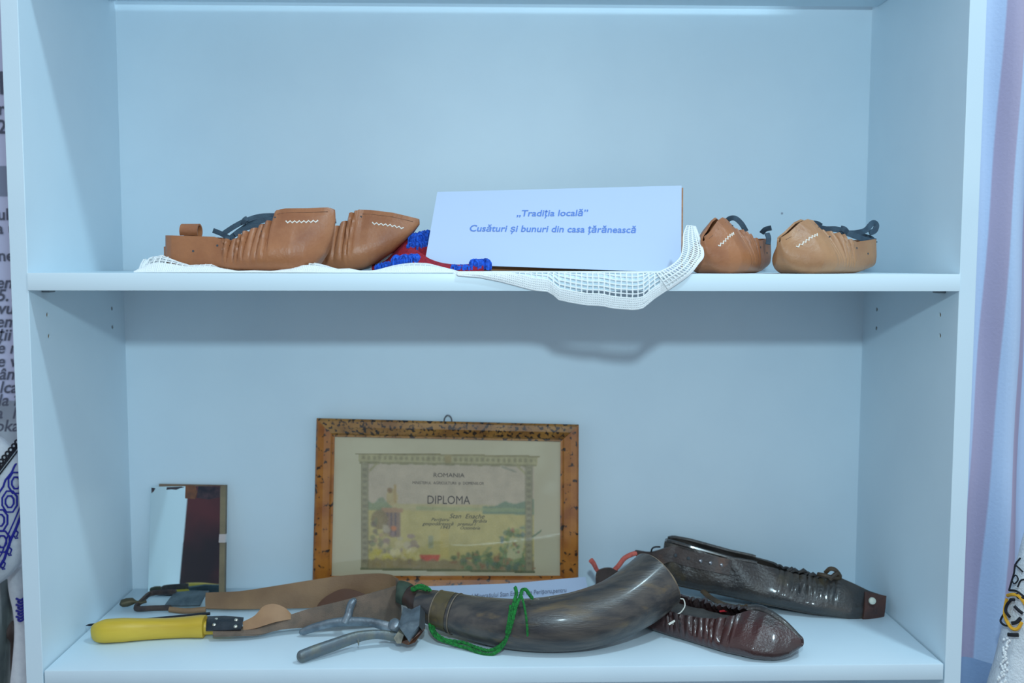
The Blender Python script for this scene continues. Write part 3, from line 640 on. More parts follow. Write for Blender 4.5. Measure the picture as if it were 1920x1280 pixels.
    MB().tube([P(381, 1176, .094)+np.array([0, 0, 0]), P(392, 1177, .094), P(440, 1181, .09)], [.0085, .007, .004], 12, ref=(0, 0, 1), power=.7).build('handle_tang', yel, t)
    bl = mat('blackened_steel_plate', (.045, .05, .06), .35, .7, col2=(.09, .09, .1), nscale=50, bump=.2, bscale=300)
    G = np.array([[P(x, y, Y) for (x, y, Y) in row] for row in [[(386, 1182, .080), (387, 1168, .090), (388, 1156, .106)], [(420, 1182, .080), (421, 1168, .090), (422, 1155, .106)], [(452, 1180, .080), (455, 1170, .089), (457, 1158, .104)]]])
    cp = MB().shell(G, .0016).build('clamp_plate', bl, t)
    for (x, y, Y) in [(406, 1162, .0985), (402, 1172, .087), (443, 1163, .0960), (442, 1175, .0835)]:
        MB().disc(P(x, y, Y+.001), (0, -.75, .65), .0024, .0026, 12, bulge=1).build('rivet', mat('bright_rivet', (.62, .6, .52), .3, .8), cp)
    nd = thing('knitting_needle', 'thin dark steel needle lying behind the yellow handle', 'needle', onshelf(270, 1165))
    p0, p1 = P(161, 1172, .110), P(394, 1150, .125)
    for p_ in (p0, p1): p_[2] = max(p_[2], ZL+.002)
    MB().tube([p0, p0*.97+p1*.03, p0*.9+p1*.1, p1], [.0004, .0014, .0019, .0019], 10).build('needle_shaft', mat('dark_steel', (.03, .035, .045), .35, .8), nd)
strop()

# ================================================================== HAIR CLIPPER
def clipper():
    t = thing('hair_clipper', 'vintage grey metal hand hair clipper with two curved handles', 'clipper', onshelf(680, 1215))
    zinc = mat('dull_zinc', (.24, .29, .33), .42, .75, col2=(.15, .18, .21), nscale=60, bump=.25, bscale=350, col3=(.38, .43, .47), n3=35, n3lo=.55, n3hi=.7)
    worn = mat('worn_grey_paint', (.13, .16, .18), .45, .5, col2=(.20, .21, .17), nscale=55, bump=.2, bscale=300, col3=(.28, .26, .13), n3=40, n3lo=.62, n3hi=.7)
    brass = mat('rust_brown_steel', (.16, .075, .04), .5, .6, col2=(.07, .04, .035), nscale=80)
    h = [(557, 1232, 9.5, .012), (566, 1230, 12.5, .013), (590, 1221, 13, .020), (630, 1207, 12.5, .032), (665, 1195, 11.5, .044), (690, 1190, 9.5, .050), (715, 1189, 9, .054), (740, 1193, 9.5, .058), (754, 1199, 9, .060)]
    C = np.array([P(x, y, Y) for x, y, r, Y in h]); R = np.array([r*px2m(Y) for x, y, r, Y in h]); C[:, 2] = np.maximum(C[:, 2], ZL+np.maximum(R, R[2])+.0003)
    n = 40; C, R = C[1:], R[1:]; Cs = cr(C, n); Rs = np.interp(np.linspace(0, 7, n), range(8), R); d0 = Cs[0]-Cs[1]; d0 /= np.linalg.norm(d0)
    an = np.linspace(1.45, .2, 7); Cs = np.vstack([[Cs[0]+d0*Rs[0]*.8*math.sin(q) for q in an], Cs]); Rs = np.concatenate([Rs[0]*np.cos(an), Rs])
    MB().tube(Cs, Rs, 14, ref=(0, 0, 1), rad2=Rs*.7).build('handle', worn, t)
    MB().tube([P(671, 1196, .043), P(672, 1203, .041), P(672.5, 1210, .0405)], [.0022, .0012, .0004], 8).build('stop_pin', worn, t)
    h = [(562, 1187, 3, .088), (568, 1184, 7, .088), (590, 1176, 8.5, .088), (620, 1168, 8.5, .088), (650, 1165, 9.5, .087), (680, 1165, 9, .085), (705, 1168, 9, .082), (730, 1176, 11, .078), (750, 1184, 12, .074)]
    C = np.array([P(x, y, Y) for x, y, r, Y in h]); R = np.array([r*px2m(Y) for x, y, r, Y in h]); C[:, 2] = np.maximum(C[:, 2], ZL+R*.8+.0003)
    MB().tube(cr(C, n), np.interp(np.linspace(0, 8, n), range(9), R), 14, ref=(0, 0, 1), rad2=np.interp(np.linspace(0, 8, n), range(9), R)*.7).build('handle', zinc, t)
    h = [(648, 1166, 10, .087), (653, 1154, 8, .088), (656, 1140, 7.5, .090), (660, 1130, 7.5, .091), (665, 1125, 6, .092), (668, 1123, 2, .092)]
    C = np.array([P(x, y, Y) for x, y, r, Y in h]); R = np.array([r*px2m(Y) for x, y, r, Y in h])
    MB().tube(cr(C, 24), np.interp(np.linspace(0, 5, 24), range(6), R), 12, ref=(0, 1, 0), rad2=np.interp(np.linspace(0, 5, 24), range(6), R)).build('finger_rest', zinc, t)
    # head: top plate, screw, blade block and comb
    top = [P(*q) for q in [(756, 1138, .086), (772, 1142, .078), (788, 1134, .078), (786, 1172, .050), (780, 1180, .044), (765, 1198, .034), (750, 1178, .052), (748, 1172, .058)]]
    MB().prism(top, (0.001, .006, -.006)).build('head_plate', zinc, t, smooth=False)
    MB().disc(P(741, 1172, .060), (-.45, -.6, .7), .0072, .007, 18, bulge=1).build('pivot_screw', zinc, t)
    side = [P(*q) for q in [(788, 1134, .080), (797, 1137, .082), (797, 1174, .054), (792, 1182, .046), (786, 1174, .048)]]
    MB().prism(side, (-.001, .012, -.006)).build('blade_comb', mat('grey_blade', (.13, .14, .15), .4, .8), t, smooth=False)
    low = [P(*q) for q in [(750, 1204, .046), (765, 1209, .042), (778, 1204, .042), (796, 1180, .052), (794, 1174, .054), (776, 1196, .042), (764, 1199, .042)]]
    MB().prism(low, (0.0, .016, -.001)).build('lower_blade', brass, t, smooth=False)
    cap = [P(*q) for q in [(738, 1196, .050), (746, 1184, .052), (757, 1190, .046), (752, 1206, .043), (744, 1206, .045)]]
    MB().prism(cap, (0.002, .012, .0)).build('pivot_block', mat('pale_worn_metal', (.36, .35, .27), .45, .5, col2=(.2, .2, .17), nscale=80), t, smooth=False)
clipper()

# ================================================================== HORN
def horn():
    t = thing('signal_horn', 'large dark curved animal horn tied with green yarn', 'horn', onshelf(1010, 1205))
    hm = mat('dark_horn', (.085, .072, .062), .36, col2=(.035, .034, .036), nscale=9, nlo=.38, nhi=.62, stretch=(2, 12, 12), bump=.18, bscale=60, col3=(.17, .115, .055), n3=7, n3lo=.58, n3hi=.8, coat=.15)
    st = [((785, 1107), (792, 1165)), ((800, 1106), (800, 1167)), ((830, 1109), (828, 1180)), ((880, 1117), (868, 1196)), ((930, 1122), (915, 1210)), ((985, 1123), (975, 1219)), ((1035, 1118), (1040, 1222)), ((1085, 1108), (1105, 1217)), ((1130, 1091), (1165, 1199)), ((1165, 1067), (1225, 1168)), ((1194, 1043), (1270, 1133))]
    Yc = [.098, .095, .087, .074, .060, .049, .045, .048, .058, .074, .090]
    C = np.array([P((a[0]+b[0])/2, (a[1]+b[1])/2, Y) for (a, b), Y in zip(st, Yc)]); R = np.array([math.hypot(a[0]-b[0], a[1]-b[1])/2*px2m(Y) for (a, b), Y in zip(st, Yc)])
    low = (C[:, 2]-R*.96).min(); C[:, 2] += (ZL+.0004-low)*0
    n = 70; Cc = cr(C, n); Rr = np.interp(np.linspace(0, 10, n), range(11), R)
    # the open bell: outer wall, lip, inner wall
    Cin = Cc[::-1][:26]; Rin = Rr[::-1][:26]*np.linspace(.94, .70, 26)
    pts = np.vstack([Cc, Cin]); rad = np.concatenate([Rr, Rin])
    T = np.gradient(Cc, axis=0); T /= np.linalg.norm(T, axis=1)[:, None]; Tall = np.vstack([T, T[::-1][:26]])
    mb = MB(); V = []; N = 36
    for i in range(len(pts)):
        a = np.array([0, 1., 0]); a -= Tall[i]*(a@Tall[i]); a /= np.linalg.norm(a); b = np.cross(Tall[i], a)
        for j in range(N):
            th = 2*math.pi*j/N; k = 1+(.012*math.sin(3*th+i*.21) if i < n else 0); V.append(pts[i]+rad[i]*k*(a*math.cos(th)*1.0+b*math.sin(th)))
    F = [(i*N+j, i*N+(j+1) % N, (i+1)*N+(j+1) % N, (i+1)*N+j) for i in range(len(pts)-1) for j in range(N)]
    F += [tuple(range(N))[::-1], tuple((len(pts)-1)*N+j for j in range(N))]
    V = np.array(V); drop = V[:, 2].min()-(ZL+.0003); V[:, 2] -= max(drop, 0) if drop > 0 else drop
    shift = np.array([0, 0, -drop]); Cc = Cc+shift
    print('horn drop', drop)
    mb.add(V, F).build('horn_body', hm, t)
    rim = mat('pale_horn_rim', (.26, .19, .12), .6, col2=(.12, .09, .07), nscale=90)
    a = np.array([0, 1., 0]); a -= T[-1]*(a@T[-1]); a /= np.linalg.norm(a); b = np.cross(T[-1], a)
    MB().tube([Cc[-1]+T[-1]*.0002+Rr[-1]*.97*(a*math.cos(q)+b*math.sin(q)) for q in np.linspace(0, 2*math.pi, 60)[:-1]], .0011, 6, closed=True).build('bell_rim', rim, t)
    band = mat('amber_worn_band', (.10, .075, .035), .35, col2=(.05, .04, .03), nscale=60, col3=(.20, .14, .045), n3=60, n3lo=.52, n3hi=.72)
    i0, i1 = 12, 18
    wb = MB().tube(Cc[i0:i1], Rr[i0:i1]*1.02+.0004, 32, ref=(0, 1, 0)).build('worn_band', band, t)
    for i in (i0, i1):
      ra = np.array([0, 1., 0]); ra -= T[i]*(ra@T[i]); ra /= np.linalg.norm(ra); rb = np.cross(T[i], ra)
      MB().tube([Cc[i]+Rr[i]*1.03*(ra*math.cos(q)+rb*math.sin(q)) for q in np.linspace(0, 6.283, 40)[:-1]], .0007, 5, closed=True).build('incised_ring', mat('ring_groove', (.18, .14, .1), .6), wb)
    mp = [P(*q)+shift for q in [(748, 1110, .122), (756, 1112, .120), (766, 1117, .116), (775, 1122, .110), (784, 1130, .104), (795, 1135, .099)]]
    r_ = np.array([15, 20, 21, 21, 23, 27])*px2m(.13)*.95
    MB().tube(cr(mp, 20), np.interp(np.linspace(0, 5, 20), range(6), r_), 20).build('mouthpiece', mat('dark_brown_mouthpiece', (.055, .028, .02), .4, col2=(.03, .02, .018), nscale=60), t)
    gr = mat('verdigris_ring', (.055, .085, .06), .6, .3, col2=(.03, .045, .035), nscale=80)
    MB().tube(cr([mp[0]-np.array([.003, 0, 0]), mp[0], mp[1], mp[2]], 8), np.array([12, 17, 21, 21.5, 21.5, 22, 22, 21])*px2m(.14)*.98, 20).build('end_ring', gr, t)
    MB().disc(P(1231, 1066, .074), (.1, -.8, .6), .0024, .004, 12).build('pierced_hole_shade', hole_dark, t)  # dark disc, the hole's shade put into its colour
    # green yarn
    yarn = mat('green_yarn', (.012, .22, .035), .9, col2=(.006, .10, .02), nscale=300, bump=.6, bscale=900)
    def strand(pts, r=.0022, wob=.0008):
        C = cr([P(*q) for q in pts], 14*len(pts)); m = len(C); ph = rng.random()*6
        mb = MB()
        for s in (0, 2.1, 4.2):
            q = np.arange(m)*.55+s+ph; off = np.stack([np.cos(q), np.zeros(m), np.sin(q)], 1)*wob
            D = C+off; D[:, 2] = np.maximum(D[:, 2], ZL+.0014); mb.tube(D, r*.62, 6)
        mb.build('yarn', yarn, t)
    strand([(806, 1168, .074), (809, 1182, .070), (822, 1197, .062), (850, 1207, .052), (880, 1216, .042), (905, 1225, .033), (922, 1226, .030), (938, 1216, .030), (948, 1200, .027), (954, 1175, .022), (958, 1150, .022), (964, 1128, .028), (968, 1112, .040), (966, 1101, .048)])
    strand([(812, 1168, .074), (816, 1185, .068), (836, 1199, .058), (868, 1204, .050), (895, 1214, .040), (918, 1219, .034), (940, 1208, .030), (952, 1190, .024), (960, 1165, .021), (968, 1135, .025), (976, 1116, .037), (979, 1106, .045), (986, 1105, .046), (992, 1113, .040), (998, 1121, .033)])
    strand([(978, 1117, .036), (983, 1135, .024), (987, 1160, .0185), (989, 1185, .019), (990, 1208, .027)], .0016, .0004)
    strand([(958, 1135, .026), (955, 1160, .021), (950, 1185, .023)], .002)
    strand([(772, 1104, .104), (785, 1098, .100), (797, 1100, .094), (806, 1106, .086)], .0026)
    strand([(774, 1106, .098), (786, 1102, .094), (800, 1105, .088)], .0024)
horn()

# ================================================================== OLD MOCCASINS
def old_shoes():
    dark = mat('black_glossy_leather', (.028, .026, .026), .34, col2=(.06, .05, .042), nscale=30, bump=.5, bscale=300, col3=(.10, .075, .035), n3=22, n3lo=.6, n3hi=.75, coat=.45)
    red = mat('oxblood_glossy_leather', (.035, .022, .022), .28, col2=(.055, .012, .010), nscale=11, bump=.35, bscale=420, col3=(.05, .045, .042), n3=26, n3lo=.55, n3hi=.7, coat=.6)
    strapm = mat('brown_strap_leather', (.075, .052, .045), .5, col2=(.045, .032, .03), nscale=50, bump=.3, bscale=300, col3=(.13, .06, .035), n3=30, n3lo=.6, n3hi=.72)
    GRP = 'old glossy dark moccasins'
    # ---- near shoe, toe to the lower right
    toe = onshelf(1502, 1234); heel = onshelf(1205, 1163)
    heel[2] = toe[2] = ZL+.0008; v = toe-heel; L = np.linalg.norm(v[:2])
    prof = dict(keel=[(0, .004), (.1, .001), (.25, 0), (.86, 0), (.92, .002), (.96, .006), (1, .014)],
                rim=[(0, .036), (.2, .031), (.4, .030), (.55, .032), (.64, .038), (.72, .043), (.80, .0415), (.88, .035), (.95, .027), (1, .021)],
                beam=[(0, .014), (.03, .022), (.1, .028), (.4, .034), (.65, .042), (.8, .041), (.9, .031), (.96, .019), (1, .003)],
                lip=[(0, .012), (.03, .019), (.1, .025), (.35, .028), (.55, .023), (.68, .012), (.76, .004), (.9, .003), (1, .002)])
    t = thing('leather_moccasin', 'old oxblood black moccasin under the horn bell, toe pointing to the shelf edge', 'shoe', heel, GRP)
    tm = frame(heel, v)
    mb, (S, h, b, r), yat = hull(tm, L, prof, 1.0, 1.0, pleat=(.22, .68, 12, .0034), th=.003, lump=.04, slant=-.04); mb.build('upper', red, t)
    hf = lambda s: np.interp(s, S, h); rf = lambda s: np.interp(s, S, r); bf = lambda s: np.interp(s, S, b)
    ins = mat('grey_felt_insole', (.07, .065, .06), .9, col2=(.045, .04, .04), nscale=60)
    G = np.array([[tm(np.array([s*L, y*rf(s)*.98, hf(s)*.62])) for y in np.linspace(-1, 1, 6)] for s in np.linspace(.04, .66, 24)]); MB().shell(G, .002).build('insole', ins, t)
    lacem = mat('old_brown_thong', (.10, .065, .035), .6, col2=(.05, .035, .025), nscale=60)
    C = cr([P(*q) for q in [(1318, 1108, .165), (1332, 1120, .15), (1352, 1131, .132), (1375, 1137, .118), (1400, 1140, .108), (1410, 1136, .106)]], 30)
    MB().tube(C, [.0026]*30, 8, rad2=.0042).build('thong', lacem, t)
    kn = MB()
    for k in range(5):
        c = P(1378+k*7, 1140-2*(k % 2), .106); kn.tube([c+np.array([-.005, .002, -.002]), c+np.array([0, -.003, .002]), c+np.array([.005, .002, -.001])], [.002, .0032, .002], 8)
    kn.build('thong_knot', lacem, t)
    wht = MB(); C = cr([P(*q) for q in [(1262, 1170, .075), (1264, 1155, .085), (1276, 1148, .088), (1284, 1136, .092), (1282, 1124, .098), (1276, 1122, .1)]], 30); wht.tube(C, .0007, 6)
    wht.tube(cr([P(*q) for q in [(1254, 1170, .073), (1266, 1163, .074), (1274, 1158, .078), (1270, 1154, .08)]], 12), .0013, 6); wht.build('white_string', thread, t)
    fl = MB(); c = P(1349, 1146, .10); fl.tube([c, c+np.array([.006, 0, .001]), c+np.array([.010, .002, -.001])], [.001, .0016, .0008], 8); fl.build('red_wool_scrap', mat('red_scrap', (.5, .02, .03), .9), t)
    # toe ridge leather fold
    C = cr([tm(np.array([s*L, y, z])) for s, y, z in [(.68, .004, .039), (.74, .006, .0415), (.80, .004, .040), (.88, .003, .034), (.94, .002, .027), (.99, .001, .020)]], 30)
    MB().tube(C, np.linspace(.006, .003, 30), 10).build('toe_seam', dark, t)
    # ---- far shoe, heel raised, toe down at the right
    toeb = P(1652, 1166, .150); heelb = P(1238, 1083, .215)
    v = toeb-heelb; L = np.linalg.norm(v); pitch = math.asin(v[2]/L)
    prof = dict(keel=[(0, .001), (.1, 0), (.9, 0), (.96, .003), (1, .010)],
                rim=[(0, .049), (.03, .051), (.12, .050), (.3, .046), (.4, .046), (.55, .042), (.7, .040), (.78, .043), (.86, .038), (.93, .033), (.97, .032), (1, .026)],
                beam=[(0, .012), (.03, .020), (.1, .026), (.4, .031), (.7, .034), (.85, .028), (.93, .018), (.97, .011), (1, .004)],
                lip=[(0, .009), (.03, .016), (.1, .022), (.3, .023), (.5, .018), (.6, .012), (.75, .007), (.9, .006), (1, .003)])
    t = thing('leather_moccasin', 'old long black moccasin with riveted heel strap, resting behind the horn bell', 'shoe', (heelb[0], heelb[1], ZL), GRP)
    tm = frame(heelb, v, pitch, roll=-.10)
    mb, (S, h, b, r), yat = hull(tm, L, prof, 1, 1, pleat=(.50, .80, 11, .0012), th=.003, lump=.05, slant=.12); mb.build('upper', dark, t)
    # dark roll along the opening
    for sd in (-1, 1):
        C = np.array([tm(np.array([s*L, sd*np.interp(s, S, r), np.interp(s, S, h)+.0005])) for s in np.linspace(.01, .42, 30)]); MB().tube(C, np.linspace(.0028, .0022, 30), 8).build('rolled_edge', dark, t)
    # strap on the heel side, with rivets and buckle end
    def on(s_, z_, o=.0022): return tm(np.array([s_*L, -(yat(s_, z_)+o), z_]))
    T = [P(1191, 1031, .196), P(1222, 1034, .192)]+[on(q, z_) for q, z_ in [(.035, .047), (.09, .0465), (.16, .046), (.24, .0455), (.31, .045)]]
    B = [P(1196, 1060, .196), P(1224, 1064, .192)]+[on(q, z_) for q, z_ in [(.035, .0275), (.09, .0275), (.16, .027), (.24, .027), (.305, .0265)]]
    hsp = ribbon(T, B, 36, 6, .003).build('heel_strap', strapm, t)
    st = mat('steel_rivet', (.4, .4, .42), .3, .9)
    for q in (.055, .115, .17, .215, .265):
        c = on(q, .037, .003); MB().disc(c, (.15, -1, .2), .0024, .0022, 12, bulge=1).build('rivet', st if q > .13 else hole_dark, hsp)  # first two discs are punched holes, their shade painted dark
    MB().tube(cr([P(*q) for q in [(1221, 1034, .188), (1223, 1028, .187), (1229, 1025, .187), (1238, 1025, .188)]], 14), .0011, 8).build('buckle_pin', mat('dark_pin', (.04, .045, .05), .4, .8), t)
    C = [P(*q) for q in [(1120, 1102, .19), (1119, 1075, .192), (1128, 1066, .194), (1145, 1064, .196), (1160, 1070, .198), (1190, 1072, .20)]]; Dn = [P(*q) for q in [(1120, 1118, .19), (1119, 1100, .192), (1128, 1096, .194), (1145, 1096, .196), (1160, 1098, .198), (1190, 1100, .20)]]
    ribbon(C, Dn, 30, 5, .0026).build('strap_loop', strapm, t)
    pk = mat('pink_yarn', (.72, .17, .13), .9, col2=(.55, .11, .09), nscale=200, bump=.5, bscale=700)
    MB().tube(cr([P(*q) for q in [(1108, 1050, .188), (1113, 1056, .19), (1118, 1066, .195), (1125, 1076, .20)]], 16), np.linspace(.0034, .0024, 16), 10).build('pink_tie', pk, t)
    MB().tube(cr([P(*q) for q in [(1150, 1070, .20), (1160, 1060, .198), (1170, 1047, .197), (1182, 1040, .196), (1194, 1036, .196)]], 20), .0031, 10).build('pink_tie', pk, t)
    # toe patch, bead, thongs
    tp = np.array([[tm(np.array([s*L, -sd, z])) for (sd, z) in [(np.interp(s, S, b)*.86+.003, .001), (np.interp(s, S, b)+.0038, .010), (np.interp(s, S, b)*.8+.004, .022), (np.interp(s, S, r)*.8+.003, .034)]] for s in np.linspace(.905, 1.0, 8)])
    patch = mat('red_brown_patch', (.085, .035, .026), .6, col2=(.05, .025, .022), nscale=50, bump=.4, bscale=200)
    MB().shell(tp, .003).build('toe_patch', patch, t); tpo = [o_ for o_ in t.children if o_.name.startswith('toe_patch')][0]
    MB().disc(P(1635, 1126, .125), (0, -1, .25), .0042, .004, 16, bulge=1).build('bead', mat('shell_bead', (.62, .66, .56), .35), tpo)
    tw = MB()
    for pts in [[(1548, 1073, .165), (1556, 1066, .16), (1566, 1068, .158), (1574, 1078, .16), (1574, 1084, .162)], [(1534, 1076, .165), (1545, 1078, .158), (1560, 1082, .156), (1572, 1083, .16)], [(1556, 1086, .156), (1564, 1078, .155), (1570, 1074, .156)]]:
        tw.tube(cr([P(*q) for q in pts], 16), .0027, 8)
    tw.build('thong_knot', lacem, t)
    tw = MB()
    for (x, y, Y) in [(1484, 1068, .17), (1490, 1070, .168), (1506, 1071, .168), (1524, 1078, .166)]:
        c = P(x, y, Y); tw.tube([c-np.array([.005, 0, .001]), c+np.array([0, -.001, .002]), c+np.array([.005, 0, -.001])], [.0016, .0028, .0014], 8)
    tw.build('thong_lump', dark, t)
    sl = np.array([[tm(np.array([s*L, y*np.interp(s, S, b)*.7, -.0012])) for y in np.linspace(-1, 1, 5)] for s in np.linspace(0, .9, 16)])
    MB().shell(sl, .002).build('sole', dark, t)
old_shoes()

# ================================================================== BACKGROUND, LEFT
def left_side():
    YP = .42
    t = thing('text_banner', 'pale lilac printed banner with dark italic text beside the bookcase', 'banner', (-.78, YP, -1.1))
    bm_ = mat('lilac_banner', (.62, .65, .86), .7); blk = mat('grey_banner_block', (.25, .29, .40), .7)
    MB().box((-1.15, YP, -.19), (-.56, YP+.003, .75)).build('sheet', bm_, t, smooth=False); t = [o_ for o_ in t.children][0]
    a, b = P(-300, 310, YP), P(35, 368, YP); MB().box((a[0], YP-.0006, b[2]), (b[0], YP-.0001, a[2])).build('grey_block', blk, t, smooth=False)
    ink = mat('banner_ink', (.10, .11, .16), .7); px = px2m(YP)
    for body, x, y, s, shr in [('l', -2, 176, 46, 0), ('r', -3, 215, 26, 0), ('2', -4, 250, 28, 0), ('ul', -4, 412, 24, .0), ('a u', -6, 438, 24, 0), ('ne', -3, 489, 24, 0), ('eme', -8, 540, 25, .25), ('5.1', -6, 564, 25, .25), ('vul', -4, 588, 25, .25), ('emi', -8, 613, 25, .25), ('ții', -4, 638, 25, .25),
                               ('e m', -6, 662, 25, .25), ('e v', -6, 687, 25, .25), ('âne', -2, 711, 25, .25), ('lca', -1, 736, 25, .25), ('la î', -4, 760, 25, .25), ('a  l', -8, 784, 25, .25), ('okaj', -10, 808, 25, .25)]:
        text('lettering', body, P(x, y, YP), (1, 0, 0), (0, 0, 1), s*px*1.25, ink, t, shear=shr, bold=.018, off=.0012)
    # embroidered blouse sleeve
    YS = .22; k = px2m(YS)
    t = thing('embroidered_blouse', 'white folk blouse sleeve with dark blue geometric embroidery', 'blouse', P(-60, 1100, YS))
    lin = mat('white_linen', (.72, .76, .80), .9, col2=(.66, .70, .75), nscale=120, bump=.4, bscale=700)
    bl = mat('blue_embroidery', (.012, .015, .30), .8); bk = mat('black_embroidery', (.008, .008, .015), .8)
    cx_, cy_, rx, ry = -60, 955, 128, 155
    def surf(x, y, o=0):
        q = ((x-cx_)/rx)**2+((y-cy_)/ry)**2; return P(x, y, YS-math.sqrt(max(0, 1-q))*60*k-o)
    G = []
    for th in np.linspace(0, 1, 34):
        G.append([P(cx_+rx*math.sin(math.pi*th)*math.cos(ph)*(1+.02*math.sin(ph*9)), cy_-ry*math.cos(math.pi*th), YS+60*k*math.sin(math.pi*th)*math.sin(ph)) for ph in np.linspace(0, 2*math.pi, 40)])
    t = MB().shell(np.array(G), .0012).build('sleeve', lin, t)
    def stitch(pts, m_, r=.0011, nm='embroidery'): MB().tube(np.array([surf(x, y, .002) for x, y in pts]), r, 6).build(nm, m_, t)
    def diag(off, n=14): return [(-16+i*56/(n-1), 900+off-(i*56/(n-1))*1.30) for i in range(n)]
    stitch(diag(0), bk, .0016); stitch(diag(9), bk, .0009)
    mb = MB()
    for i in range(9):
        x, y = -10+i*6, 882-i*7.2; mb.tube([surf(x+4*math.cos(q), y-3+4*math.sin(q), .002) for q in np.linspace(0, 6.28, 14)[:-1]], .0011, 5, closed=True)
    mb.build('embroidery', bk, t)
    stitch([(-10, 935), (6, 912), (10, 900), (22, 885), (28, 872), (40, 858)], bl, .0012)
    for cxx, cyy in [(18, 940), (0, 975), (30, 905), (4, 1015)]:
        for sc in (1, .55):
            o8 = [(cxx+sc*dx*1.0, cyy+sc*dy*1.15) for dx, dy in [(-14, 6), (-14, -6), (-6, -17), (6, -17), (14, -8), (14, 6), (6, 17), (-6, 17)]]
            pts = np.array([surf(x, y, .002) for x, y in o8]); MB().tube(pts, .0012, 6, closed=True).build('embroidery', bl, t)
    stitch([(-6, 1070), (8, 1048), (20, 1012), (30, 990), (44, 955)], bl, .0018); stitch([(-10, 1058), (4, 1036), (16, 1000), (26, 978), (40, 945)], bl, .0010)
    for (x, y) in [(28, 1002), (16, 1034), (4, 1060)]:
        stitch([(x, y-10), (x+6, y-4), (x+3, y+4), (x-2, y+2), (x+1, y+7), (x+6, y+6)], bl, .0009)
    # lower sleeve hanging behind it
    t = thing('hanging_sleeve', 'white linen sleeve end with small blue stitches below the embroidered blouse', 'sleeve', P(30, 1200, .30))
    A = [P(x, y, .27) for x, y in [(14, 1058), (16, 1100), (24, 1140), (27, 1180), (24, 1230), (18, 1290)]]; B = [P(x, y, .28) for x, y in [(75, 1050), (75, 1100), (76, 1140), (78, 1180), (80, 1230), (82, 1290)]]
    n = 24; Aa, Bb = cr(A, n), cr(B, n); C = (Aa+Bb)/2; R = np.linalg.norm(Bb-Aa, axis=1)/2
    MB().tube(C, R, 24, ref=(0, 1, 0), rad2=R).build('cloth', lin, t)
    mb = MB()
    for i in range(8):
        y = 1122+i*5.6; mb.tube(cr([P(31+(i % 2)*3, y, .252), P(38, y+3, .243), P(45, y-1, .238)], 8), .0016, 6)
    mb.build('embroidery', bl, [o_ for o_ in t.children][0])
    t = thing('grey_drape', 'grey green folded fabric hanging under the blouse', 'fabric', P(0, 1240, .36))
    gm = mat('grey_green_cloth', (.26, .30, .30), .9, col2=(.2, .23, .24), nscale=30)
    G = np.array([[P(x, y, .34+.012*math.sin(x*.16+y*.01)) for y in np.linspace(1085, 1400, 14)] for x in np.linspace(-140, 30, 30)]); MB().shell(G, .004).build('cloth', gm, t)
    t = thing('dark_hole_post', 'dark brown knobbed post standing in for the dark hole beside the bookcase', 'stand', P(26, 1400, .31))
    pr_ = [(1164, 4), (1170, 9), (1180, 13), (1192, 13), (1198, 9), (1204, 6), (1300, 6), (1500, 7)]
    MB().tube([P(26, y, .315) for y, r in pr_], [r*px2m(.315) for y, r in pr_], 16).build('post', mat('dark_hole_brown', (.035, .02, .016), .5), t)  # dark post standing in for the dark hole between the cloths
left_side()

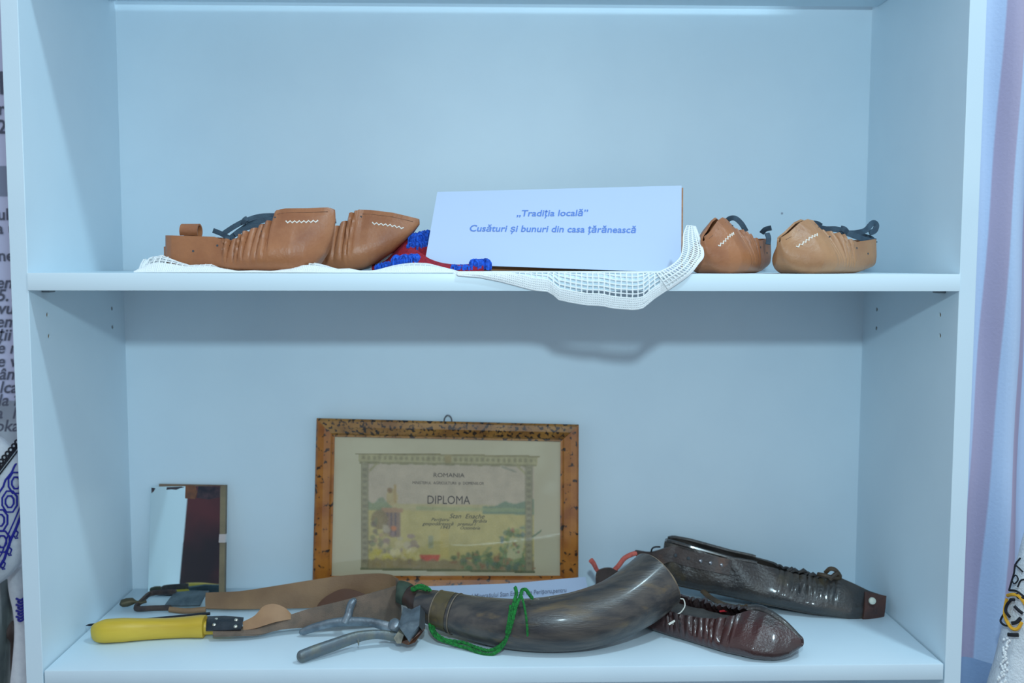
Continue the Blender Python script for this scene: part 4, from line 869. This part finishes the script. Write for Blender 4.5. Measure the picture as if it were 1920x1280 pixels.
# ================================================================== BACKGROUND, RIGHT
def right_side():
    m = bpy.data.materials.new('striped_sheer'); m.use_nodes = True; nt = m.node_tree; b = nt.nodes['Principled BSDF']; b.inputs['Roughness'].default_value = .8
    tc = nt.nodes.new('ShaderNodeUVMap'); tc.uv_map = 'cloth'; sp = nt.nodes.new('ShaderNodeSeparateXYZ'); nt.links.new(tc.outputs[0], sp.inputs[0])
    fr = nt.nodes.new('ShaderNodeMath'); fr.operation = 'FRACT'; ml = nt.nodes.new('ShaderNodeMath'); ml.operation = 'MULTIPLY'; ml.inputs[1].default_value = 1
    nt.links.new(sp.outputs[0], ml.inputs[0]); nt.links.new(ml.outputs[0], fr.inputs[0])
    rp = nt.nodes.new('ShaderNodeValToRGB'); e = rp.color_ramp.elements; e[0].position = 0; e[0].color = (.50, .62, .82, 1); e[1].position = .50; e[1].color = (.50, .62, .82, 1)
    x = e.new(.54); x.color = (.44, .39, .53, 1); x = e.new(.96); x.color = (.44, .39, .53, 1); x = e.new(1.0); x.color = (.50, .62, .82, 1)
    nt.links.new(fr.outputs[0], rp.inputs[0])
    hem = nt.nodes.new('ShaderNodeMath'); hem.operation = 'LESS_THAN'; hem.inputs[1].default_value = .0; nt.links.new(sp.outputs[1], hem.inputs[0])
    mx = nt.nodes.new('ShaderNodeMix'); mx.data_type = 'RGBA'; nt.links.new(hem.outputs[0], mx.inputs[0]); nt.links.new(rp.outputs[0], mx.inputs[6]); mx.inputs[7].default_value = (.30, .42, .62, 1)
    nz = nt.nodes.new('ShaderNodeTexNoise'); nz.inputs['Scale'].default_value = 260; nt.links.new(nt.nodes.new('ShaderNodeTexCoord').outputs['Object'], nz.inputs['Vector'])
    bp = nt.nodes.new('ShaderNodeBump'); bp.inputs['Strength'].default_value = .22; bp.inputs['Distance'].default_value = .0015; nt.links.new(nz.outputs[0], bp.inputs['Height']); nt.links.new(bp.outputs[0], b.inputs['Normal'])
    nt.links.new(mx.outputs[2], b.inputs['Base Color'])
    t = thing('striped_curtain', 'pale blue curtain with mauve vertical stripes hanging beside the bookcase', 'curtain', (.75, .16, -.6))
    xs = np.linspace(.506, 1.15, 120); zs = np.linspace(-.6, .8, 40)
    f = lambda x, z: .16+.014*math.sin((x-.5)*95+z*.6)+.006*math.sin((x-.5)*41+1+z*2)+.002*math.sin(z*23+x*60)
    G = np.array([[(x, f(x, z), z) for z in zs] for x in xs])
    o = MB().shell(G, .0015).build('cloth', m, t)
    uv = o.data.uv_layers.new(name='cloth'); c = np.array(o.location)+np.array(world_loc(t))
    zh = P(1830, 1236, .16)[2]; xs0, _, zs0 = P(1850, 500, .16)
    for l in o.data.loops:
        v = o.data.vertices[l.vertex_index].co; xw, zw = v.x+c[0], v.z+c[2]
        # stripes drift towards the case lower down
        uv.data[l.index].uv = (((xw-xs0)-(zw-zs0)*.028)/.040+5.52, (zw-zh))
    # blouse at the lower right
    t = thing('folk_blouse', 'white textured folk blouse with black and gold embroidered cuff over the curtain', 'blouse', P(1985, 1290, .03))
    lin = mat('white_textured_linen', (.78, .82, .85), .9, col2=(.66, .70, .74), nscale=90, bump=.7, bscale=420)
    Y0 = .045; rows = [(960, 1992, 55), (1000, 1990, 70), (1060, 1986, 82), (1120, 1982, 92), (1180, 1977, 100), (1240, 1974, 112), (1300, 1972, 128), (1400, 1970, 150)]
    C = np.array([P(c_, y, Y0) for y, c_, r in rows]); R = np.array([r*px2m(Y0) for y, c_, r in rows]); n = 40
    Rn = np.interp(np.linspace(0, 7, n), range(8), R)
    mb = MB(); mb.tube(cr(C, n), Rn, 40, ref=(0, 1, 0), rad2=Rn); V = mb.V[0]; V[:, 1] = Y0+(V[:, 1]-Y0)*.55
    t = mb.build('sleeve', lin, t)
    def surf(x, y, o=.0015):
        c_ = np.interp(y, [r[0] for r in rows], [r[1] for r in rows]); r_ = np.interp(y, [r[0] for r in rows], [r[2] for r in rows])
        q = min(.999, abs(x-c_)/r_); return P(x, y, Y0-math.sqrt(1-q*q)*r_*px2m(Y0)*.55-o)
    gold = mat('gold_embroidery', (.75, .38, .02), .7); bk = mat('black_thread', (.008, .01, .015), .8)
    def st(pts, m_, r): MB().tube(cr([surf(x, y) for x, y in pts], 8*len(pts)), r, 6).build('embroidery', m_, t)
    st([(1913, 1046), (1904, 1058), (1901, 1075), (1896, 1092), (1892, 1106)], bk, .0010); st([(1903, 1058), (1912, 1066), (1918, 1072)], bk, .0009)
    st([(1897, 1086), (1904, 1078), (1909, 1086), (1902, 1094), (1897, 1088)], bk, .0008); st([(1892, 1106), (1906, 1108), (1920, 1118)], bk, .0013); st([(1908, 1100), (1914, 1088), (1924, 1086)], bk, .0010); st([(1906, 1112), (1910, 1120), (1922, 1120)], bk, .0016)
    st([(1889, 1116), (1898, 1114), (1908, 1116), (1918, 1126), (1926, 1140)], gold, .0019); st([(1888, 1122), (1884, 1140), (1884, 1154), (1890, 1168), (1898, 1178), (1908, 1178), (1916, 1166)], gold, .0019)
    st([(1896, 1124), (1888, 1134), (1886, 1146), (1893, 1156)], bk, .0017); st([(1894, 1124), (1902, 1124)], bk, .0017); st([(1902, 1136), (1910, 1144), (1918, 1150)], bk, .002); st([(1897, 1168), (1906, 1166), (1914, 1158)], bk, .002)
    st([(1881, 1152), (1876, 1164), (1884, 1172), (1892, 1172)], bk, .0012); st([(1890, 1189), (1900, 1190), (1910, 1190)], bk, .0022)
    mb = MB()
    for k in range(60):
        y = 1196+k*2.2; x = 1888-(y-1196)*.12+rng.normal(0, 4); p_ = surf(x, min(y, 1330), .001); mb.disc(p_, (0, -1, 0), .0016, .001, 6, bulge=1)
    o = mb.build('white_beading', cotton, t); o['kind'] = 'stuff'
right_side()

# ================================================================== what the mirror sees: opposite side of the room
def room():
    t = thing('dark_wardrobe', 'dark oxblood wooden wardrobe across the room, seen only in the mirror', 'wardrobe', (-1.15, -2.6, -1.1))
    dk = mat('dark_oxblood_wood', (.13, .028, .035), .5, col2=(.03, .018, .026), nscale=3.2)
    MB().box((-1.9, -2.9, -1.1), (-.75, -2.4, 1.0), .004).build('body', dk, t)
    for x in (-1.89, -1.32): MB().box((x, -2.4, -1.0), (x+.56, -2.38, .95), .004).build('door', dk, t)
room()
